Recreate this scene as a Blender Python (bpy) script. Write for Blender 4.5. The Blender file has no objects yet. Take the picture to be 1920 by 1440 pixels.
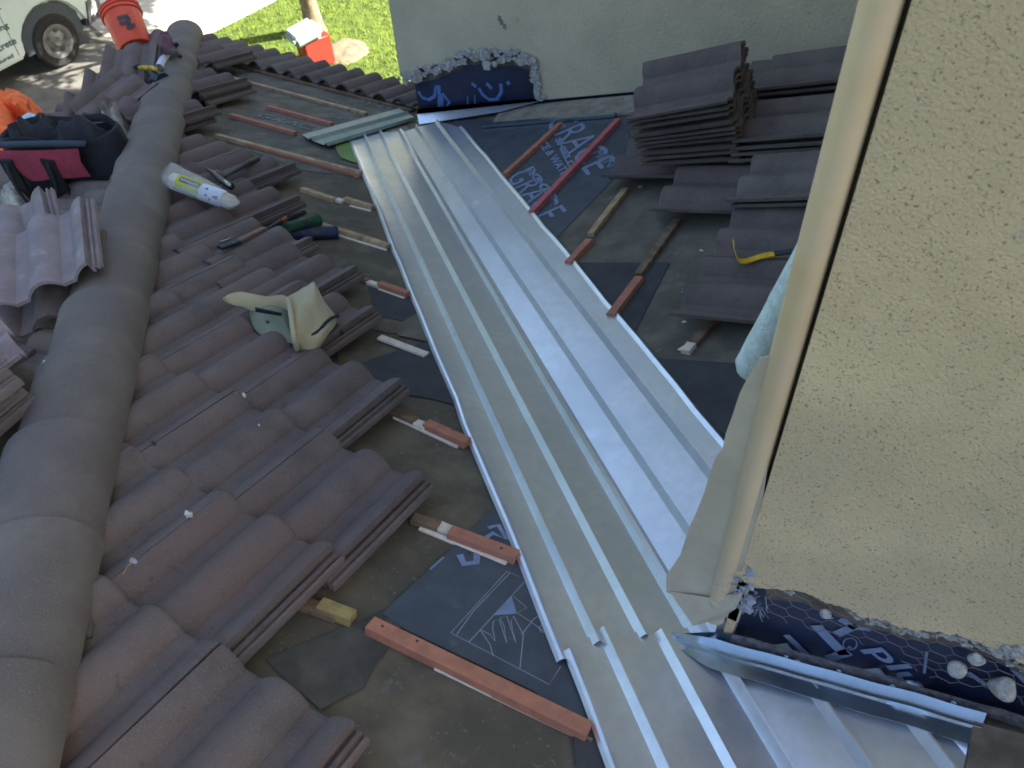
import bpy, bmesh, math, random
from mathutils import Vector, Matrix, noise

random.seed(7)
V = Vector
COL = bpy.context.scene.collection
SC = bpy.context.scene

# ------------------------------------------------------------------ camera
FPX = 1589.6                       # focal length in photo pixels (1920 wide)
R_ = V((0.8756, 0.4805, -0.0494)); F_ = V((-0.3539, 0.5706, -0.7411)); U_ = V((-0.3277, 0.6667, 0.6696))
YAW, PIT, ROL = 0.55507, 0.83441, -0.07372
CAM = V((2.08617, -2.88702, 2.56715))
F_ = V((-math.sin(YAW)*math.cos(PIT), math.cos(YAW)*math.cos(PIT), -math.sin(PIT)))
_r = V((math.cos(YAW), math.sin(YAW), 0)); _u = _r.cross(F_)
R_ = _r*math.cos(ROL) + _u*math.sin(ROL); U_ = -_r*math.sin(ROL) + _u*math.cos(ROL)
cd = bpy.data.cameras.new('camera'); cam = bpy.data.objects.new('camera', cd); COL.objects.link(cam)
cam.matrix_world = Matrix(((R_.x, U_.x, -F_.x, CAM.x), (R_.y, U_.y, -F_.y, CAM.y), (R_.z, U_.z, -F_.z, CAM.z), (0, 0, 0, 1)))
cd.sensor_width = 36; cd.lens = FPX/1920*36; cd.clip_end = 400; cd.clip_start = .02
cd.dof.use_dof = True; cd.dof.focus_distance = 2.3; cd.dof.aperture_fstop = 9.0
SC.camera = cam

# ------------------------------------------------------------------ sky and sun
SUN_EL, SUN_AZ = math.radians(42), math.radians(20)      # azimuth from +x towards +y
w = bpy.data.worlds.new('World'); SC.world = w; w.use_nodes = True
nt = w.node_tree; nt.nodes.clear()
sky = nt.nodes.new('ShaderNodeTexSky'); sky.sky_type = 'NISHITA'; sky.sun_disc = False
sky.dust_density = 3.0; sky.ozone_density = .5; sky.sun_elevation = SUN_EL; sky.sun_rotation = math.pi/2 - SUN_AZ
bg = nt.nodes.new('ShaderNodeBackground'); bg.inputs[1].default_value = 0.10
wo = nt.nodes.new('ShaderNodeOutputWorld')
nt.links.new(sky.outputs[0], bg.inputs[0]); nt.links.new(bg.outputs[0], wo.inputs[0])
sd = bpy.data.lights.new('sun', 'SUN'); sd.energy = 5.0; sd.angle = math.radians(.53); sd.color = (1, .95, .86)
sun = bpy.data.objects.new('sun', sd); COL.objects.link(sun)
S_ = V((math.cos(SUN_EL)*math.cos(SUN_AZ), math.cos(SUN_EL)*math.sin(SUN_AZ), math.sin(SUN_EL)))
sun.rotation_euler = S_.to_track_quat('Z', 'Y').to_euler(); sun.location = (6, 2, 12)
SC.view_settings.view_transform = 'Standard'; SC.view_settings.look = 'None'
SC.view_settings.exposure = 2.1; SC.view_settings.gamma = 1
SC.view_settings.use_curve_mapping = False
SC.render.engine = 'CYCLES'
SC.cycles.filter_width = 1.7
SC.cycles.max_bounces = 6; SC.cycles.transparent_max_bounces = 6

# ------------------------------------------------------------------ roof geometry
T = 0.35017                                  # rise over run
CP = 1/math.sqrt(1+T*T); SP = T*CP           # cos, sin of pitch
W2 = 1.96                                    # hip line x + y = -W2 ; valley line x + y = 0
YB0, XB0, SPC = -2.2928, 0.21604, 0.3351     # first battens and horizontal spacing
YFAR, XW, YW = 1.0763, 2.0103, -1.9457       # far wall face, side and near wall corner
GZ = -3.2

def ray(px, py): return F_*FPX + R_*(px-960) - U_*(py-720)
def A(px, py, h=0):
    d = ray(px, py); s = (h-CAM.z-T*CAM.y)/(d.z+T*d.y); return CAM+d*s
def B(px, py, h=0):
    d = ray(px, py); s = (h-CAM.z+T*CAM.x)/(d.z-T*d.x); return CAM+d*s
def C_(px, py, h=0):
    d = ray(px, py); s = (h-CAM.z+T*CAM.x+W2*T)/(d.z-T*d.x); return CAM+d*s
def Yp(px, py, y): d = ray(px, py); return CAM+d*((y-CAM.y)/d.y)
def Xp(px, py, x): d = ray(px, py); return CAM+d*((x-CAM.x)/d.x)
def Zp(px, py, z): d = ray(px, py); return CAM+d*((z-CAM.z)/d.z)
NA = V((0, SP, CP)); NB = V((-SP, 0, CP))
def za(x, y): return -T*y
def zb(x, y): return T*x
def zc(x, y): return T*(x+W2)

# ------------------------------------------------------------------ materials
def mat(name, base, rough=.6, metal=0., var=.12, vscale=6, speck=0, speckscale=250, speckcol=(.5,.5,.5), bump=0., bscale=120,
        objvar=0., spec=None, tint=None, tscale=2.0, dirt=None, sheen=0, trans=0., alpha=1.):
    m = bpy.data.materials.new(name); m.use_nodes = True
    n = m.node_tree.nodes; l = m.node_tree.links; b = n['Principled BSDF']
    b.inputs['Roughness'].default_value = rough; b.inputs['Metallic'].default_value = metal
    if spec is not None: b.inputs['Specular IOR Level'].default_value = spec
    if trans: b.inputs['Transmission Weight'].default_value = trans
    if alpha < 1: b.inputs['Alpha'].default_value = alpha
    if sheen: b.inputs['Sheen Weight'].default_value = sheen
    geo = n.new('ShaderNodeNewGeometry')
    def nz(scale, det=4, rgh=.6):
        t = n.new('ShaderNodeTexNoise'); t.inputs['Scale'].default_value = scale; t.inputs['Detail'].default_value = det
        t.inputs['Roughness'].default_value = rgh; l.new(geo.outputs['Position'], t.inputs['Vector']); return t
    def mixc(fac, a, c, blend='MIX'):
        x = n.new('ShaderNodeMix'); x.data_type = 'RGBA'; x.blend_type = blend
        for s, v in ((x.inputs[0], fac), (x.inputs[6], a), (x.inputs[7], c)):
            if hasattr(v, 'links'): l.new(v, s)
            elif isinstance(v, (int, float)): s.default_value = v
            else: s.default_value = (*v, 1)
        return x.outputs[2]
    def ramp(src, lo, hi):
        r = n.new('ShaderNodeMapRange'); l.new(src, r.inputs[0]); r.inputs[1].default_value = lo; r.inputs[2].default_value = hi
        return r.outputs[0]
    t1 = nz(vscale)
    dk = tuple(c*(1-var) for c in base); lt = tuple(min(1, c*(1+var)) for c in base)
    c = mixc(ramp(t1.outputs[0], .35, .65), dk, lt)
    if tint: c = mixc(ramp(nz(tscale, 3).outputs[0], .45, .62), c, tint)
    if dirt: c = mixc(ramp(nz(dirt[1], 6, .7).outputs[0], dirt[2], dirt[2]+.1), c, dirt[0])
    if speck:
        c = mixc(ramp(nz(speckscale, 1).outputs[0], 1-speck-.02, 1-speck+.03), c, speckcol)
    if objvar:
        oi = n.new('ShaderNodeObjectInfo'); h = n.new('ShaderNodeHueSaturation')
        r = n.new('ShaderNodeMapRange'); l.new(oi.outputs['Random'], r.inputs[0]); r.inputs[3].default_value = 1-objvar; r.inputs[4].default_value = 1+objvar
        r2 = n.new('ShaderNodeMapRange'); l.new(oi.outputs['Random'], r2.inputs[0]); r2.inputs[3].default_value = .97; r2.inputs[4].default_value = 1.03
        r2_ = n.new('ShaderNodeMath'); r2_.operation = 'MULTIPLY'; r2_.inputs[1].default_value = .5
        l.new(r2.outputs[0], r2_.inputs[0]); l.new(r2_.outputs[0], h.inputs['Hue']); l.new(r.outputs[0], h.inputs['Value']); l.new(c, h.inputs['Color']); c = h.outputs[0]
    l.new(c, b.inputs['Base Color'])
    if metal > .3:
        l.new(ramp(nz(14, 5).outputs[0], .2, .8), (rr := n.new('ShaderNodeMapRange')).inputs[0])
        rr.inputs[3].default_value = rough*.8; rr.inputs[4].default_value = rough*1.3; l.new(rr.outputs[0], b.inputs['Roughness'])
    if bump:
        bp = n.new('ShaderNodeBump'); bp.inputs['Strength'].default_value = min(1, bump); bp.inputs['Distance'].default_value = .004*max(1, bump)
        l.new(nz(bscale, 5, .65).outputs[0], bp.inputs['Height']); l.new(bp.outputs[0], b.inputs['Normal'])
    return m
M = {}
M['tile'] = mat('concrete_tile', (.118, .099, .094), .88, var=.2, vscale=9, speck=.355, speckscale=330, speckcol=(.18, .155, .15), bump=.5, bscale=260, objvar=.13, tint=(.138, .104, .094), tscale=1.7, dirt=((.08, .072, .074), 26, .60))
M['tile_pale'] = mat('pale_concrete_tile', (.215, .185, .195), .88, var=.14, vscale=12, bump=.5, bscale=220, objvar=.08, dirt=((.34, .31, .30), 10, .6))
M['cap'] = mat('ridge_cap_concrete', (.142, .126, .112), .85, var=.16, vscale=5, speck=.355, speckscale=330, speckcol=(.2, .175, .155), bump=.4, bscale=240, objvar=.035, tint=(.118, .104, .096), tscale=4, dirt=((.06, .05, .05), 60, .685))
M['pan'] = mat('galvanised_sheet', (.74, .78, .83), .33, .84, var=.05, vscale=30, bump=.07, bscale=7, tint=(.68, .73, .79), tscale=3.5, dirt=((.58, .60, .62), 34, .64))
M['flash'] = mat('shiny_flashing', (.42, .51, .58), .30, 1., var=.08, vscale=18, bump=.25, bscale=14, dirt=((.3, .31, .32), 30, .66))
M['rustflash'] = mat('weathered_flashing', (.20, .20, .22), .55, .6, var=.35, vscale=60, bump=.3, bscale=120, dirt=((.14, .11, .10), 40, .55))
M['felt'] = mat('old_roofing_felt', (.105, .090, .062), .93, var=.3, vscale=7, bump=.5, bscale=60, tint=(.075, .068, .05), tscale=4, dirt=((.13, .125, .11), 11, .6), speck=.31, speckscale=90, speckcol=(.13, .12, .09))
M['feltgrey'] = mat('grey_roofing_felt', (.125, .115, .09), .9, var=.25, vscale=8, bump=.5, bscale=60, tint=(.085, .078, .06), tscale=5, dirt=((.17, .17, .155), 9, .61))
M['felt2'] = mat('newer_black_felt', (.042, .045, .05), .9, var=.2, vscale=10, bump=.3, bscale=80, dirt=((.07, .07, .07), 14, .6))
M['feltdark'] = mat('mid_dark_felt', (.062, .062, .052), .9, var=.35, vscale=8, bump=.4, bscale=60, dirt=((.09, .082, .06), 7, .56))
M['memb'] = mat('ice_membrane', (.05, .065, .085), .5, var=.16, vscale=12, bump=.35, bscale=25, dirt=((.085, .1, .12), 16, .6))
M['membw'] = mat('wall_membrane', (.012, .018, .05), .42, var=.25, vscale=14, bump=.3, bscale=40)
M['print'] = mat('membrane_print', (.17, .23, .36), .6, var=.12, vscale=40)
M['print2'] = mat('blue_print', (.09, .17, .42), .6, var=.12, vscale=40)
M['feltprint'] = mat('worn_grey_print', (.17, .2, .21), .8, var=.4, vscale=40, dirt=((.1, .11, .11), 30, .5))
M['printthin'] = mat('faint_print', (.24, .27, .33), .6, var=.1)
M['stucco'] = mat('beige_stucco', (.70, .565, .33), .92, var=.10, vscale=4, speck=.335, speckscale=230, speckcol=(.30, .25, .15), bump=1.5, bscale=190, tint=(.63, .515, .31), tscale=3, dirt=((.55, .49, .37), 9, .63))
M['stuccofar'] = mat('beige_stucco_far', (.56, .50, .36), .92, var=.07, vscale=4, bump=1.5, bscale=70, tint=(.49, .45, .33), tscale=2.2, dirt=((.32, .3, .22), 5, .66))
M['crumb'] = mat('broken_stucco', (.40, .41, .40), .95, var=.3, vscale=70, bump=1.5, bscale=160, dirt=((.36, .31, .18), 24, .52))
M['pipe'] = mat('tan_painted_metal', (.56, .45, .28), .45, var=.05, vscale=6, tint=(.52, .41, .23), tscale=5)
M['tansheet'] = mat('tan_sheet_metal', (.44, .40, .29), .5, var=.1, vscale=10, bump=.25, bscale=12, dirt=((.3, .26, .18), 24, .66))
M['orangewood'] = mat('orange_treated_batten', (.38, .16, .10), .8, var=.16, vscale=25, bump=.5, bscale=140, tint=(.33, .15, .10), tscale=9, dirt=((.22, .10, .07), 40, .64))
M['pinkwood'] = mat('pink_treated_batten', (.42, .12, .13), .8, var=.14, vscale=25, bump=.3, bscale=200)
M['tanwood'] = mat('weathered_batten', (.36, .26, .15), .85, var=.3, vscale=20, bump=.5, bscale=120, dirt=((.12, .08, .05), 18, .58))
M['brownwood'] = mat('old_brown_batten', (.16, .11, .07), .9, var=.35, vscale=24, bump=.5, bscale=120, dirt=((.3, .2, .1), 20, .62))
M['lath'] = mat('pale_lath', (.62, .56, .46), .8, var=.12, vscale=30, bump=.2)
M['yellowwood'] = mat('yellow_pine_block', (.30, .23, .09), .8, var=.2, vscale=30, bump=.3)
M['osb'] = mat('dusty_plywood', (.24, .22, .18), .9, var=.25, vscale=12, bump=.5, bscale=60, dirt=((.12, .11, .09), 14, .6))
M['brownboard'] = mat('brown_board', (.13, .105, .08), .9, var=.3, vscale=14, bump=.5, bscale=60)
M['khaki'] = mat('khaki_cotton', (.38, .34, .20), .95, var=.08, vscale=14, bump=.35, bscale=420, sheen=.2)
M['khakidark'] = mat('khaki_lining', (.20, .23, .16), .95, var=.08, vscale=14, bump=.3, bscale=420)
M['black'] = mat('black_webbing', (.012, .014, .018), .8, var=.3, vscale=30, bump=.4, bscale=300)
M['blackfab'] = mat('black_nylon', (.013, .015, .022), .7, var=.4, vscale=9, bump=.7, bscale=40)
M['pink'] = mat('crimson_fabric', (.30, .04, .075), .8, var=.15, vscale=12, bump=.4, bscale=60)
M['orangefab'] = mat('orange_fabric', (.75, .14, .03), .85, var=.2, vscale=10, bump=.6, bscale=25)
M['bucket'] = mat('orange_plastic', (.66, .075, .03), .45, var=.08, vscale=12)
M['van'] = mat('white_van_paint', (.52, .58, .54), .12, var=.03, vscale=3, spec=.7)
M['vantext'] = mat('dark_green_lettering', (.02, .07, .045), .5)
M['tyre'] = mat('tyre_rubber', (.012, .012, .012), .9, bump=.3)
M['rim'] = mat('steel_rim', (.14, .14, .13), .55, .6, var=.3)
M['glass'] = mat('dark_window', (.008, .01, .012), .06, spec=.8)
M['bumper'] = mat('grey_bumper_plastic', (.045, .045, .055), .6)
M['amber'] = mat('amber_lens', (.8, .22, .03), .3)
M['concrete'] = mat('driveway_concrete', (.46, .43, .36), .9, var=.07, vscale=1.3, bump=.4, bscale=50, dirt=((.40, .37, .31), 1.1, .62))
M['drive_shade'] = mat('painted_drive_shade', (.13, .125, .105), .95, var=.25, vscale=3, bump=.5, bscale=80, speck=.36, speckscale=60, speckcol=(.2, .19, .16))  # darker drive surface, its shade put into the colour
M['lawn'] = mat('lawn_soil_and_grass', (.075, .115, .012), .95, var=.3, vscale=5, bump=.8, bscale=30, dirt=((.035, .065, .01), 3, .55))
M['grass'] = mat('grass_blades', (.15, .20, .014), .8, var=.35, vscale=3)
M['dirt'] = mat('bare_soil', (.20, .155, .10), .95, var=.25, vscale=6, bump=.6, bscale=40)
M['bark'] = mat('tree_bark', (.27, .2, .13), .95, var=.35, vscale=14, bump=1.5, bscale=45)
M['leaf'] = mat('leaves', (.06, .13, .018), .7, var=.4, vscale=2)
M['steel'] = mat('tool_steel', (.35, .36, .38), .3, 1., var=.2, vscale=60)
M['darksteel'] = mat('dark_tool_steel', (.06, .07, .09), .4, .8, var=.2, vscale=60)
M['rubber'] = mat('dark_grip', (.03, .035, .035), .7, var=.3, vscale=60)
M['brownhandle'] = mat('brown_handle', (.16, .1, .08), .6, var=.2, vscale=60)
M['yellow'] = mat('worn_yellow_paint', (.62, .40, .02), .6, var=.2, vscale=30, dirt=((.15, .1, .03), 60, .6))
M['lime'] = mat('lime_label', (.42, .46, .02), .5, var=.06, vscale=30)
M['white'] = mat('white_plastic', (.72, .73, .7), .5, var=.06, vscale=30)
M['cream'] = mat('cream_fleece', (.68, .63, .5), .9, var=.08, vscale=60, bump=1, bscale=300)
M['fleece'] = mat('white_fleece', (.62, .78, .76), .95, var=.12, vscale=60, bump=2, bscale=170)
M['film'] = mat('clear_film', (.62, .70, .70), .25, var=.1, vscale=40, bump=1.5, bscale=60, alpha=.28)
M['paper'] = mat('bluish_paper_label', (.60, .67, .80), .6, var=.05)
M['ink'] = mat('dark_ink', (.03, .04, .05), .6)
M['inkpale'] = mat('pale_ink', (.45, .47, .52), .6)
M['green'] = mat('green_twine', (.01, .075, .035), .8, var=.3, vscale=80, bump=1, bscale=400)
M['blue'] = mat('navy_plastic', (.012, .02, .065), .6, var=.3, vscale=60)
M['ltblue'] = mat('light_blue_plastic', (.35, .55, .66), .5, var=.1)
M['teal'] = mat('pale_teal_lid', (.30, .35, .32), .5, var=.08)
M['red'] = mat('red_plastic', (.28, .03, .018), .5)
M['wire'] = mat('chicken_wire_metal', (.20, .17, .15), .6, .5)
M['lint'] = mat('grey_paper_backing', (.30, .32, .36), .9, var=.3, vscale=60)
M['chalk'] = mat('stucco_chip', (.62, .62, .58), .95, var=.1, bump=.8, bscale=200)
M['wrap'] = mat('grey_plastic_wrap', (.26, .27, .24), .5, var=.4, vscale=20, bump=1.5, bscale=30)
M['gapshade'] = mat('brown_gap_shade', (.10, .075, .035), .8, var=.3, vscale=12, bump=.4)  # brown standing for the shade between pipe and wall
M['brownfelt'] = mat('brown_gable', (.2, .17, .14), .9)

# ------------------------------------------------------------------ helpers
def tag(o, label=None, cat=None, group=None, kind=None):
    if label: o['label'] = label
    if cat: o['category'] = cat
    if group: o['group'] = group
    if kind: o['kind'] = kind
    return o
def root_of(o):
    while o.parent: o = o.parent
    return o
def obj(name, verts, faces, m, parent=None, smooth=False, world=True, mats=None, fm=None, auto=None):
    me = bpy.data.meshes.new(name); me.from_pydata([tuple(v) for v in verts], [], faces); 
    for mm in (mats or [m]): me.materials.append(mm)
    if fm:
        for p, i in zip(me.polygons, fm): p.material_index = i
    me.validate()
    if smooth: me.shade_smooth()
    if auto is not None: me.set_sharp_from_angle(angle=math.radians(auto))
    o = bpy.data.objects.new(name, me); COL.objects.link(o)
    if parent: setp(o, parent, world)
    return o
def setp(o, parent, world=True):
    o.parent = parent
    if world: 
        mw = parent.get('_mw')
        r = root_of(parent)
        o.matrix_parent_inverse = Matrix.Identity(4) if parent is not r else BASE[r.name].inverted()
BASE = {}
def thing(name, label, cat, loc, group=None, mw=None):
    o = bpy.data.objects.new(name, None); COL.objects.link(o); o.empty_display_size = .05
    o.matrix_world = mw if mw else Matrix.Translation(V(loc)); BASE[o.name] = o.matrix_world.copy()
    return tag(o, label, cat, group)
def meshthing(o, label, cat, group=None): return tag(o, label, cat, group)
class MB:
    def __init__(s): s.v = []; s.f = []; s.m = []
    def add(s, v, f, mi=0):
        n = len(s.v); s.v += [V(x) for x in v]; s.f += [[i+n for i in q] for q in f]; s.m += [mi]*len(f); return s
    def xf(s, Mx): s.v = [Mx @ x for x in s.v]; return s
    def box(s, c, d, Mx=None, mi=0):
        c = V(c); v = [c+V((sx*d[0]/2, sy*d[1]/2, sz*d[2]/2)) for sz in (-1, 1) for sy in (-1, 1) for sx in (-1, 1)]
        if Mx: v = [Mx @ x for x in v]
        return s.add(v, [[0,2,3,1],[4,5,7,6],[0,1,5,4],[2,6,7,3],[0,4,6,2],[1,3,7,5]], mi)
    def beam(s, a, b, w, h, up, mi=0, ch=0.0):   # a,b centre of bottom
        a, b, up = V(a), V(b), V(up).normalized(); d = (b-a).normalized(); sd_ = d.cross(up).normalized(); up = sd_.cross(d)
        c = ch
        sec = [(-w/2, 0), (w/2, 0), (w/2, h-c), (w/2-c, h), (-w/2+c, h), (-w/2, h-c)] if c else [(-w/2, 0), (w/2, 0), (w/2, h), (-w/2, h)]
        k = len(sec); v = [p+sd_*x+up*y for p in (a, b) for x, y in sec]
        f = [[i, (i+1) % k, k+(i+1) % k, k+i] for i in range(k)]+[list(range(k))[::-1], list(range(k, 2*k))]
        return s.add(v, f, mi)
    def tube(s, pts, r, n=8, mi=0, cap=True):
        pts = [V(p) for p in pts]; rs = r if isinstance(r, (list, tuple)) else [r]*len(pts)
        v = []; f = []; a = None
        for i, p in enumerate(pts):
            d = (pts[min(i+1, len(pts)-1)]-pts[max(i-1, 0)]).normalized()
            if a is None: a = d.cross(V((0, 0, 1)) if abs(d.z) < .95 else V((1, 0, 0))).normalized()
            else: a = (a-d*a.dot(d)).normalized()
            b = a.cross(d)
            v += [p+(a*math.cos(t)+b*math.sin(t))*rs[i] for t in [2*math.pi*k/n for k in range(n)]]
        for i in range(len(pts)-1):
            f += [[i*n+k, i*n+(k+1) % n, (i+1)*n+(k+1) % n, (i+1)*n+k] for k in range(n)]
        if cap: f += [list(range(n))[::-1], [(len(pts)-1)*n+k for k in range(n)]]
        return s.add(v, f, mi)
    def lathe(s, prof, n=24, Mx=None, mi=0):
        v = []; f = []
        for r, z in prof: v += [V((r*math.cos(2*math.pi*k/n), r*math.sin(2*math.pi*k/n), z)) for k in range(n)]
        for i in range(len(prof)-1): f += [[i*n+k, i*n+(k+1) % n, (i+1)*n+(k+1) % n, (i+1)*n+k] for k in range(n)]
        if Mx: v = [Mx @ x for x in v]
        return s.add(v, f, mi)
    def prism(s, pts, off, mi=0):      # polygon pts extruded by vector(s) off
        n = len(pts); off = V(off); v = [V(p) for p in pts]+[V(p)+off for p in pts]
        return s.add(v, [list(range(n))[::-1], list(range(n, 2*n))]+[[i, (i+1) % n, n+(i+1) % n, n+i] for i in range(n)], mi)
    def build(s, name, m, parent=None, smooth=False, auto=None, mats=None):
        return obj(name, s.v, s.f, m, parent, smooth, mats=mats, fm=s.m if mats else None, auto=auto)
def recalc(o):
    bm = bmesh.new(); bm.from_mesh(o.data); bmesh.ops.recalc_face_normals(bm, faces=bm.faces); bm.to_mesh(o.data); bm.free(); return o
def bevel(o, w, seg=2, ang=30):
    bm = bmesh.new(); bm.from_mesh(o.data); bmesh.ops.recalc_face_normals(bm, faces=bm.faces)
    e = [x for x in bm.edges if len(x.link_faces) == 2 and x.calc_face_angle(0) > math.radians(ang)]
    bmesh.ops.bevel(bm, geom=e, offset=w, segments=seg, affect='EDGES', clamp_overlap=True)
    bm.to_mesh(o.data); bm.free(); o.data.shade_smooth(); o.data.set_sharp_from_angle(angle=math.radians(40)); return o
def frame(o, x, y, z):
    return Matrix(((x[0], y[0], z[0], o[0]), (x[1], y[1], z[1], o[1]), (x[2], y[2], z[2], o[2]), (0, 0, 0, 1)))
def camframe(P):           # upright frame turned towards the camera: x right, y away, z up
    P = V(P); x = V((R_.x, R_.y, 0)).normalized(); z = V((0, 0, 1)); y = z.cross(x); return frame(P, x, y, z)
def mpx(P): return (V(P)-CAM).dot(F_)/FPX     # metres per photo pixel at P
def jit(a): return random.uniform(-a, a)

def sheet(name, fn, px, h, m, parent, thick=.002, n=NA, rough_edge=0):
    P = [fn(x, y, h) for x, y in px]
    if rough_edge:
        Q = []
        for i, p in enumerate(P):
            q = P[(i+1) % len(P)]; k = max(1, int((q-p).length/.05))
            for j in range(k):
                r = p.lerp(q, j/k)
                Q.append(r + (V((jit(1), jit(1), 0))*rough_edge if j else V((0, 0, 0))))
        fnz = {A: lambda r: za(r.x, r.y), B: lambda r: zb(r.x, r.y), C_: lambda r: zc(r.x, r.y)}[fn]
        P = [V((r.x, r.y, fnz(r)+h)) for r in Q]
    return recalc(MB().prism([p-V((0, 0, thick)) for p in P], (0, 0, thick)).build(name, m, parent))

def ribbon(mb, pts, n, w, lift=0.0):
    pts = [V(p)+n*lift for p in pts]; v = []; f = []
    for i, p in enumerate(pts):
        d = (pts[min(i+1, len(pts)-1)]-pts[max(i-1, 0)]).normalized(); s = d.cross(n).normalized()*(w/2)
        v += [p-s, p+s]
    f = [[2*i, 2*i+1, 2*i+3, 2*i+2] for i in range(len(pts)-1)]
    mb.add(v, f)
def textmesh(name, s, O, xdir, n, width, height, m, parent, shear=0, lift=.0015, bold=.0):
    cu = bpy.data.curves.new(name, 'FONT'); cu.body = s; cu.size = 1; cu.offset = bold; cu.resolution_u = 3
    to = bpy.data.objects.new('tmp', cu); COL.objects.link(to)
    dg = bpy.context.evaluated_depsgraph_get(); me = bpy.data.meshes.new_from_object(to.evaluated_get(dg))
    bpy.data.objects.remove(to)
    xs = [v.co.x for v in me.vertices]; ys = [v.co.y for v in me.vertices]
    x0, x1, y0, y1 = min(xs), max(xs), min(ys), max(ys)
    X = V(xdir).normalized(); N = V(n).normalized(); Y = N.cross(X)
    for v in me.vertices:
        a = (v.co.x-x0)/(x1-x0)*width; b = (v.co.y-y0)/(y1-y0)*height
        v.co = V(O)+X*(a+shear*b)+Y*b+N*lift
    me.materials.clear(); me.materials.append(m)
    o = bpy.data.objects.new(name, me); COL.objects.link(o)
    if parent: setp(o, parent)
    return o

# soft solid from an outline: rings shrink to the centre and rise
def pillow(name, base, up, H, m, parent=None, rings=7, fold=.12, seed=0, flat=.5, ctr=None, sub=2, thick=0, smooth=True):
    P = []
    n0 = len(base)
    for i in range(n0):       # catmull-rom refine
        p0, p1, p2, p3 = [V(base[(i+k-1) % n0]) for k in range(4)]
        for j in range(sub):
            t = j/sub
            P.append(.5*((2*p1)+(-p0+p2)*t+(2*p0-5*p1+4*p2-p3)*t*t+(-p0+3*p1-3*p2+p3)*t**3))
    n = len(P); c = V(ctr) if ctr else sum(P, V())/n; up = V(up).normalized()
    v = []; f = []
    for k in range(rings):
        s = 1-(k/rings); hh = H*(1-s**(1/flat*1.6))**.6 if k else 0
        for i, p in enumerate(P):
            q = c+(p-c)*s
            nzv = noise.noise(V((q.x*14+seed, q.y*14, q.z*14)))*fold*H*(1 if k else .0)
            v.append(q+up*(hh+nzv*2))
    v.append(c+up*H)
    for k in range(rings-1): f += [[k*n+i, k*n+(i+1) % n, (k+1)*n+(i+1) % n, (k+1)*n+i] for i in range(n)]
    f += [[(rings-1)*n+i, (rings-1)*n+(i+1) % n, rings*n] for i in range(n)]
    f.append(list(range(n))[::-1])
    o = obj(name, v, f, m, parent, smooth=smooth); recalc(o); o.data.set_sharp_from_angle(angle=math.radians(70)); return o

# ------------------------------------------------------------------ ground
g = obj('lawn', [(-60, -40, GZ), (40, -40, GZ), (40, 60, GZ), (-60, 60, GZ)], [[0, 1, 2, 3]], M['lawn']); tag(g, kind='structure')
e1, e2 = Zp(520, 0, GZ), Zp(398, 62, GZ); dd = (e2-e1).normalized()
p1, p2 = e1-dd*30, e2+dd*25; side = V((-dd.y, dd.x, 0));  side = side if side.x < 0 else -side
drive = recalc(MB().prism([p1, p2, p2+side*30, p1+side*30], (0, 0, .03)).build('driveway', M['concrete'])); tag(drive, kind='structure')
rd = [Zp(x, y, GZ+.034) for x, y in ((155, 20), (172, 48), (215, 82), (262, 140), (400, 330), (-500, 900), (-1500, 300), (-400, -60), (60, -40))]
shade_sheet = recalc(MB().prism([p-V((0, 0, .003)) for p in rd], (0, 0, .003)).build('drive_shade', M['drive_shade'])); tag(shade_sheet, kind='structure')  # dark sheet painting the shade on the drive around the van
pts = [Zp(615, 92, GZ), Zp(632, 78, GZ), Zp(655, 72, GZ), Zp(684, 80, GZ), Zp(692, 98, GZ), Zp(676, 110, GZ), Zp(650, 122, GZ), Zp(622, 116, GZ)]
so = pillow('soil_patch', [V((p.x, p.y, GZ)) for p in pts], (0, 0, 1), .05, M['dirt'], None, fold=.5); tag(so, kind='structure')
# grass blades near enough to see
rnd = random.Random(3); gv = []; gf = []
for i in range(60000):
    x = rnd.uniform(-16, -3.2); y = rnd.uniform(4.2, 15)
    if (V((x, y, 0))-V((e1.x, e1.y, 0))).dot(side) > -.02: continue
    if (V((x, y, 0))-V((so.data.vertices[len(so.data.vertices)-1].co.x, so.data.vertices[len(so.data.vertices)-1].co.y, 0))).length < .45*rnd.random()**.3: continue
    a = rnd.uniform(0, 6.28); hgt = rnd.uniform(.03, .075); ww = .008; k = len(gv)
    gv += [(x-ww*math.cos(a), y-ww*math.sin(a), GZ), (x+ww*math.cos(a), y+ww*math.sin(a), GZ), (x+rnd.uniform(-.03, .03), y+rnd.uniform(-.03, .03), GZ+hgt)]
    gf.append([k, k+1, k+2])
gr = obj('grass', gv, gf, M['grass']); tag(gr, 'bright green mown grass covering the yard beyond the eave', 'grass', kind='stuff')

# ------------------------------------------------------------------ trees
def crown_mesh(rx, rz, n, seed, size=.11, lobes=9):
    rn = random.Random(seed); v = []; f = []
    cs = [(V((rn.uniform(-.6, .6)*rx, rn.uniform(-.6, .6)*rx, rn.uniform(-.5, .6)*rz)), rn.uniform(.35, .55)) for _ in range(lobes)]
    for i in range(n):
        c, rr = rn.choice(cs); d = V((rn.gauss(0, 1), rn.gauss(0, 1), rn.gauss(0, 1))).normalized()*rn.uniform(.45, 1)**.5
        p = c+V((d.x*rx*rr, d.y*rx*rr, d.z*rz*rr))
        a = V((rn.gauss(0, 1), rn.gauss(0, 1), rn.gauss(0, 1))).normalized(); b = a.cross(V((rn.gauss(0, 1), rn.gauss(0, 1), rn.gauss(0, 1)))).normalized()
        s = size*rn.uniform(.6, 1.2); k = len(v); v += [p-a*s, p+b*s*.5, p+a*s, p-b*s*.5]; f.append([k, k+1, k+2, k+3])
    me = bpy.data.meshes.new('crown'); me.from_pydata([tuple(x) for x in v], [], f); me.materials.append(M['leaf']); return me
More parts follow.
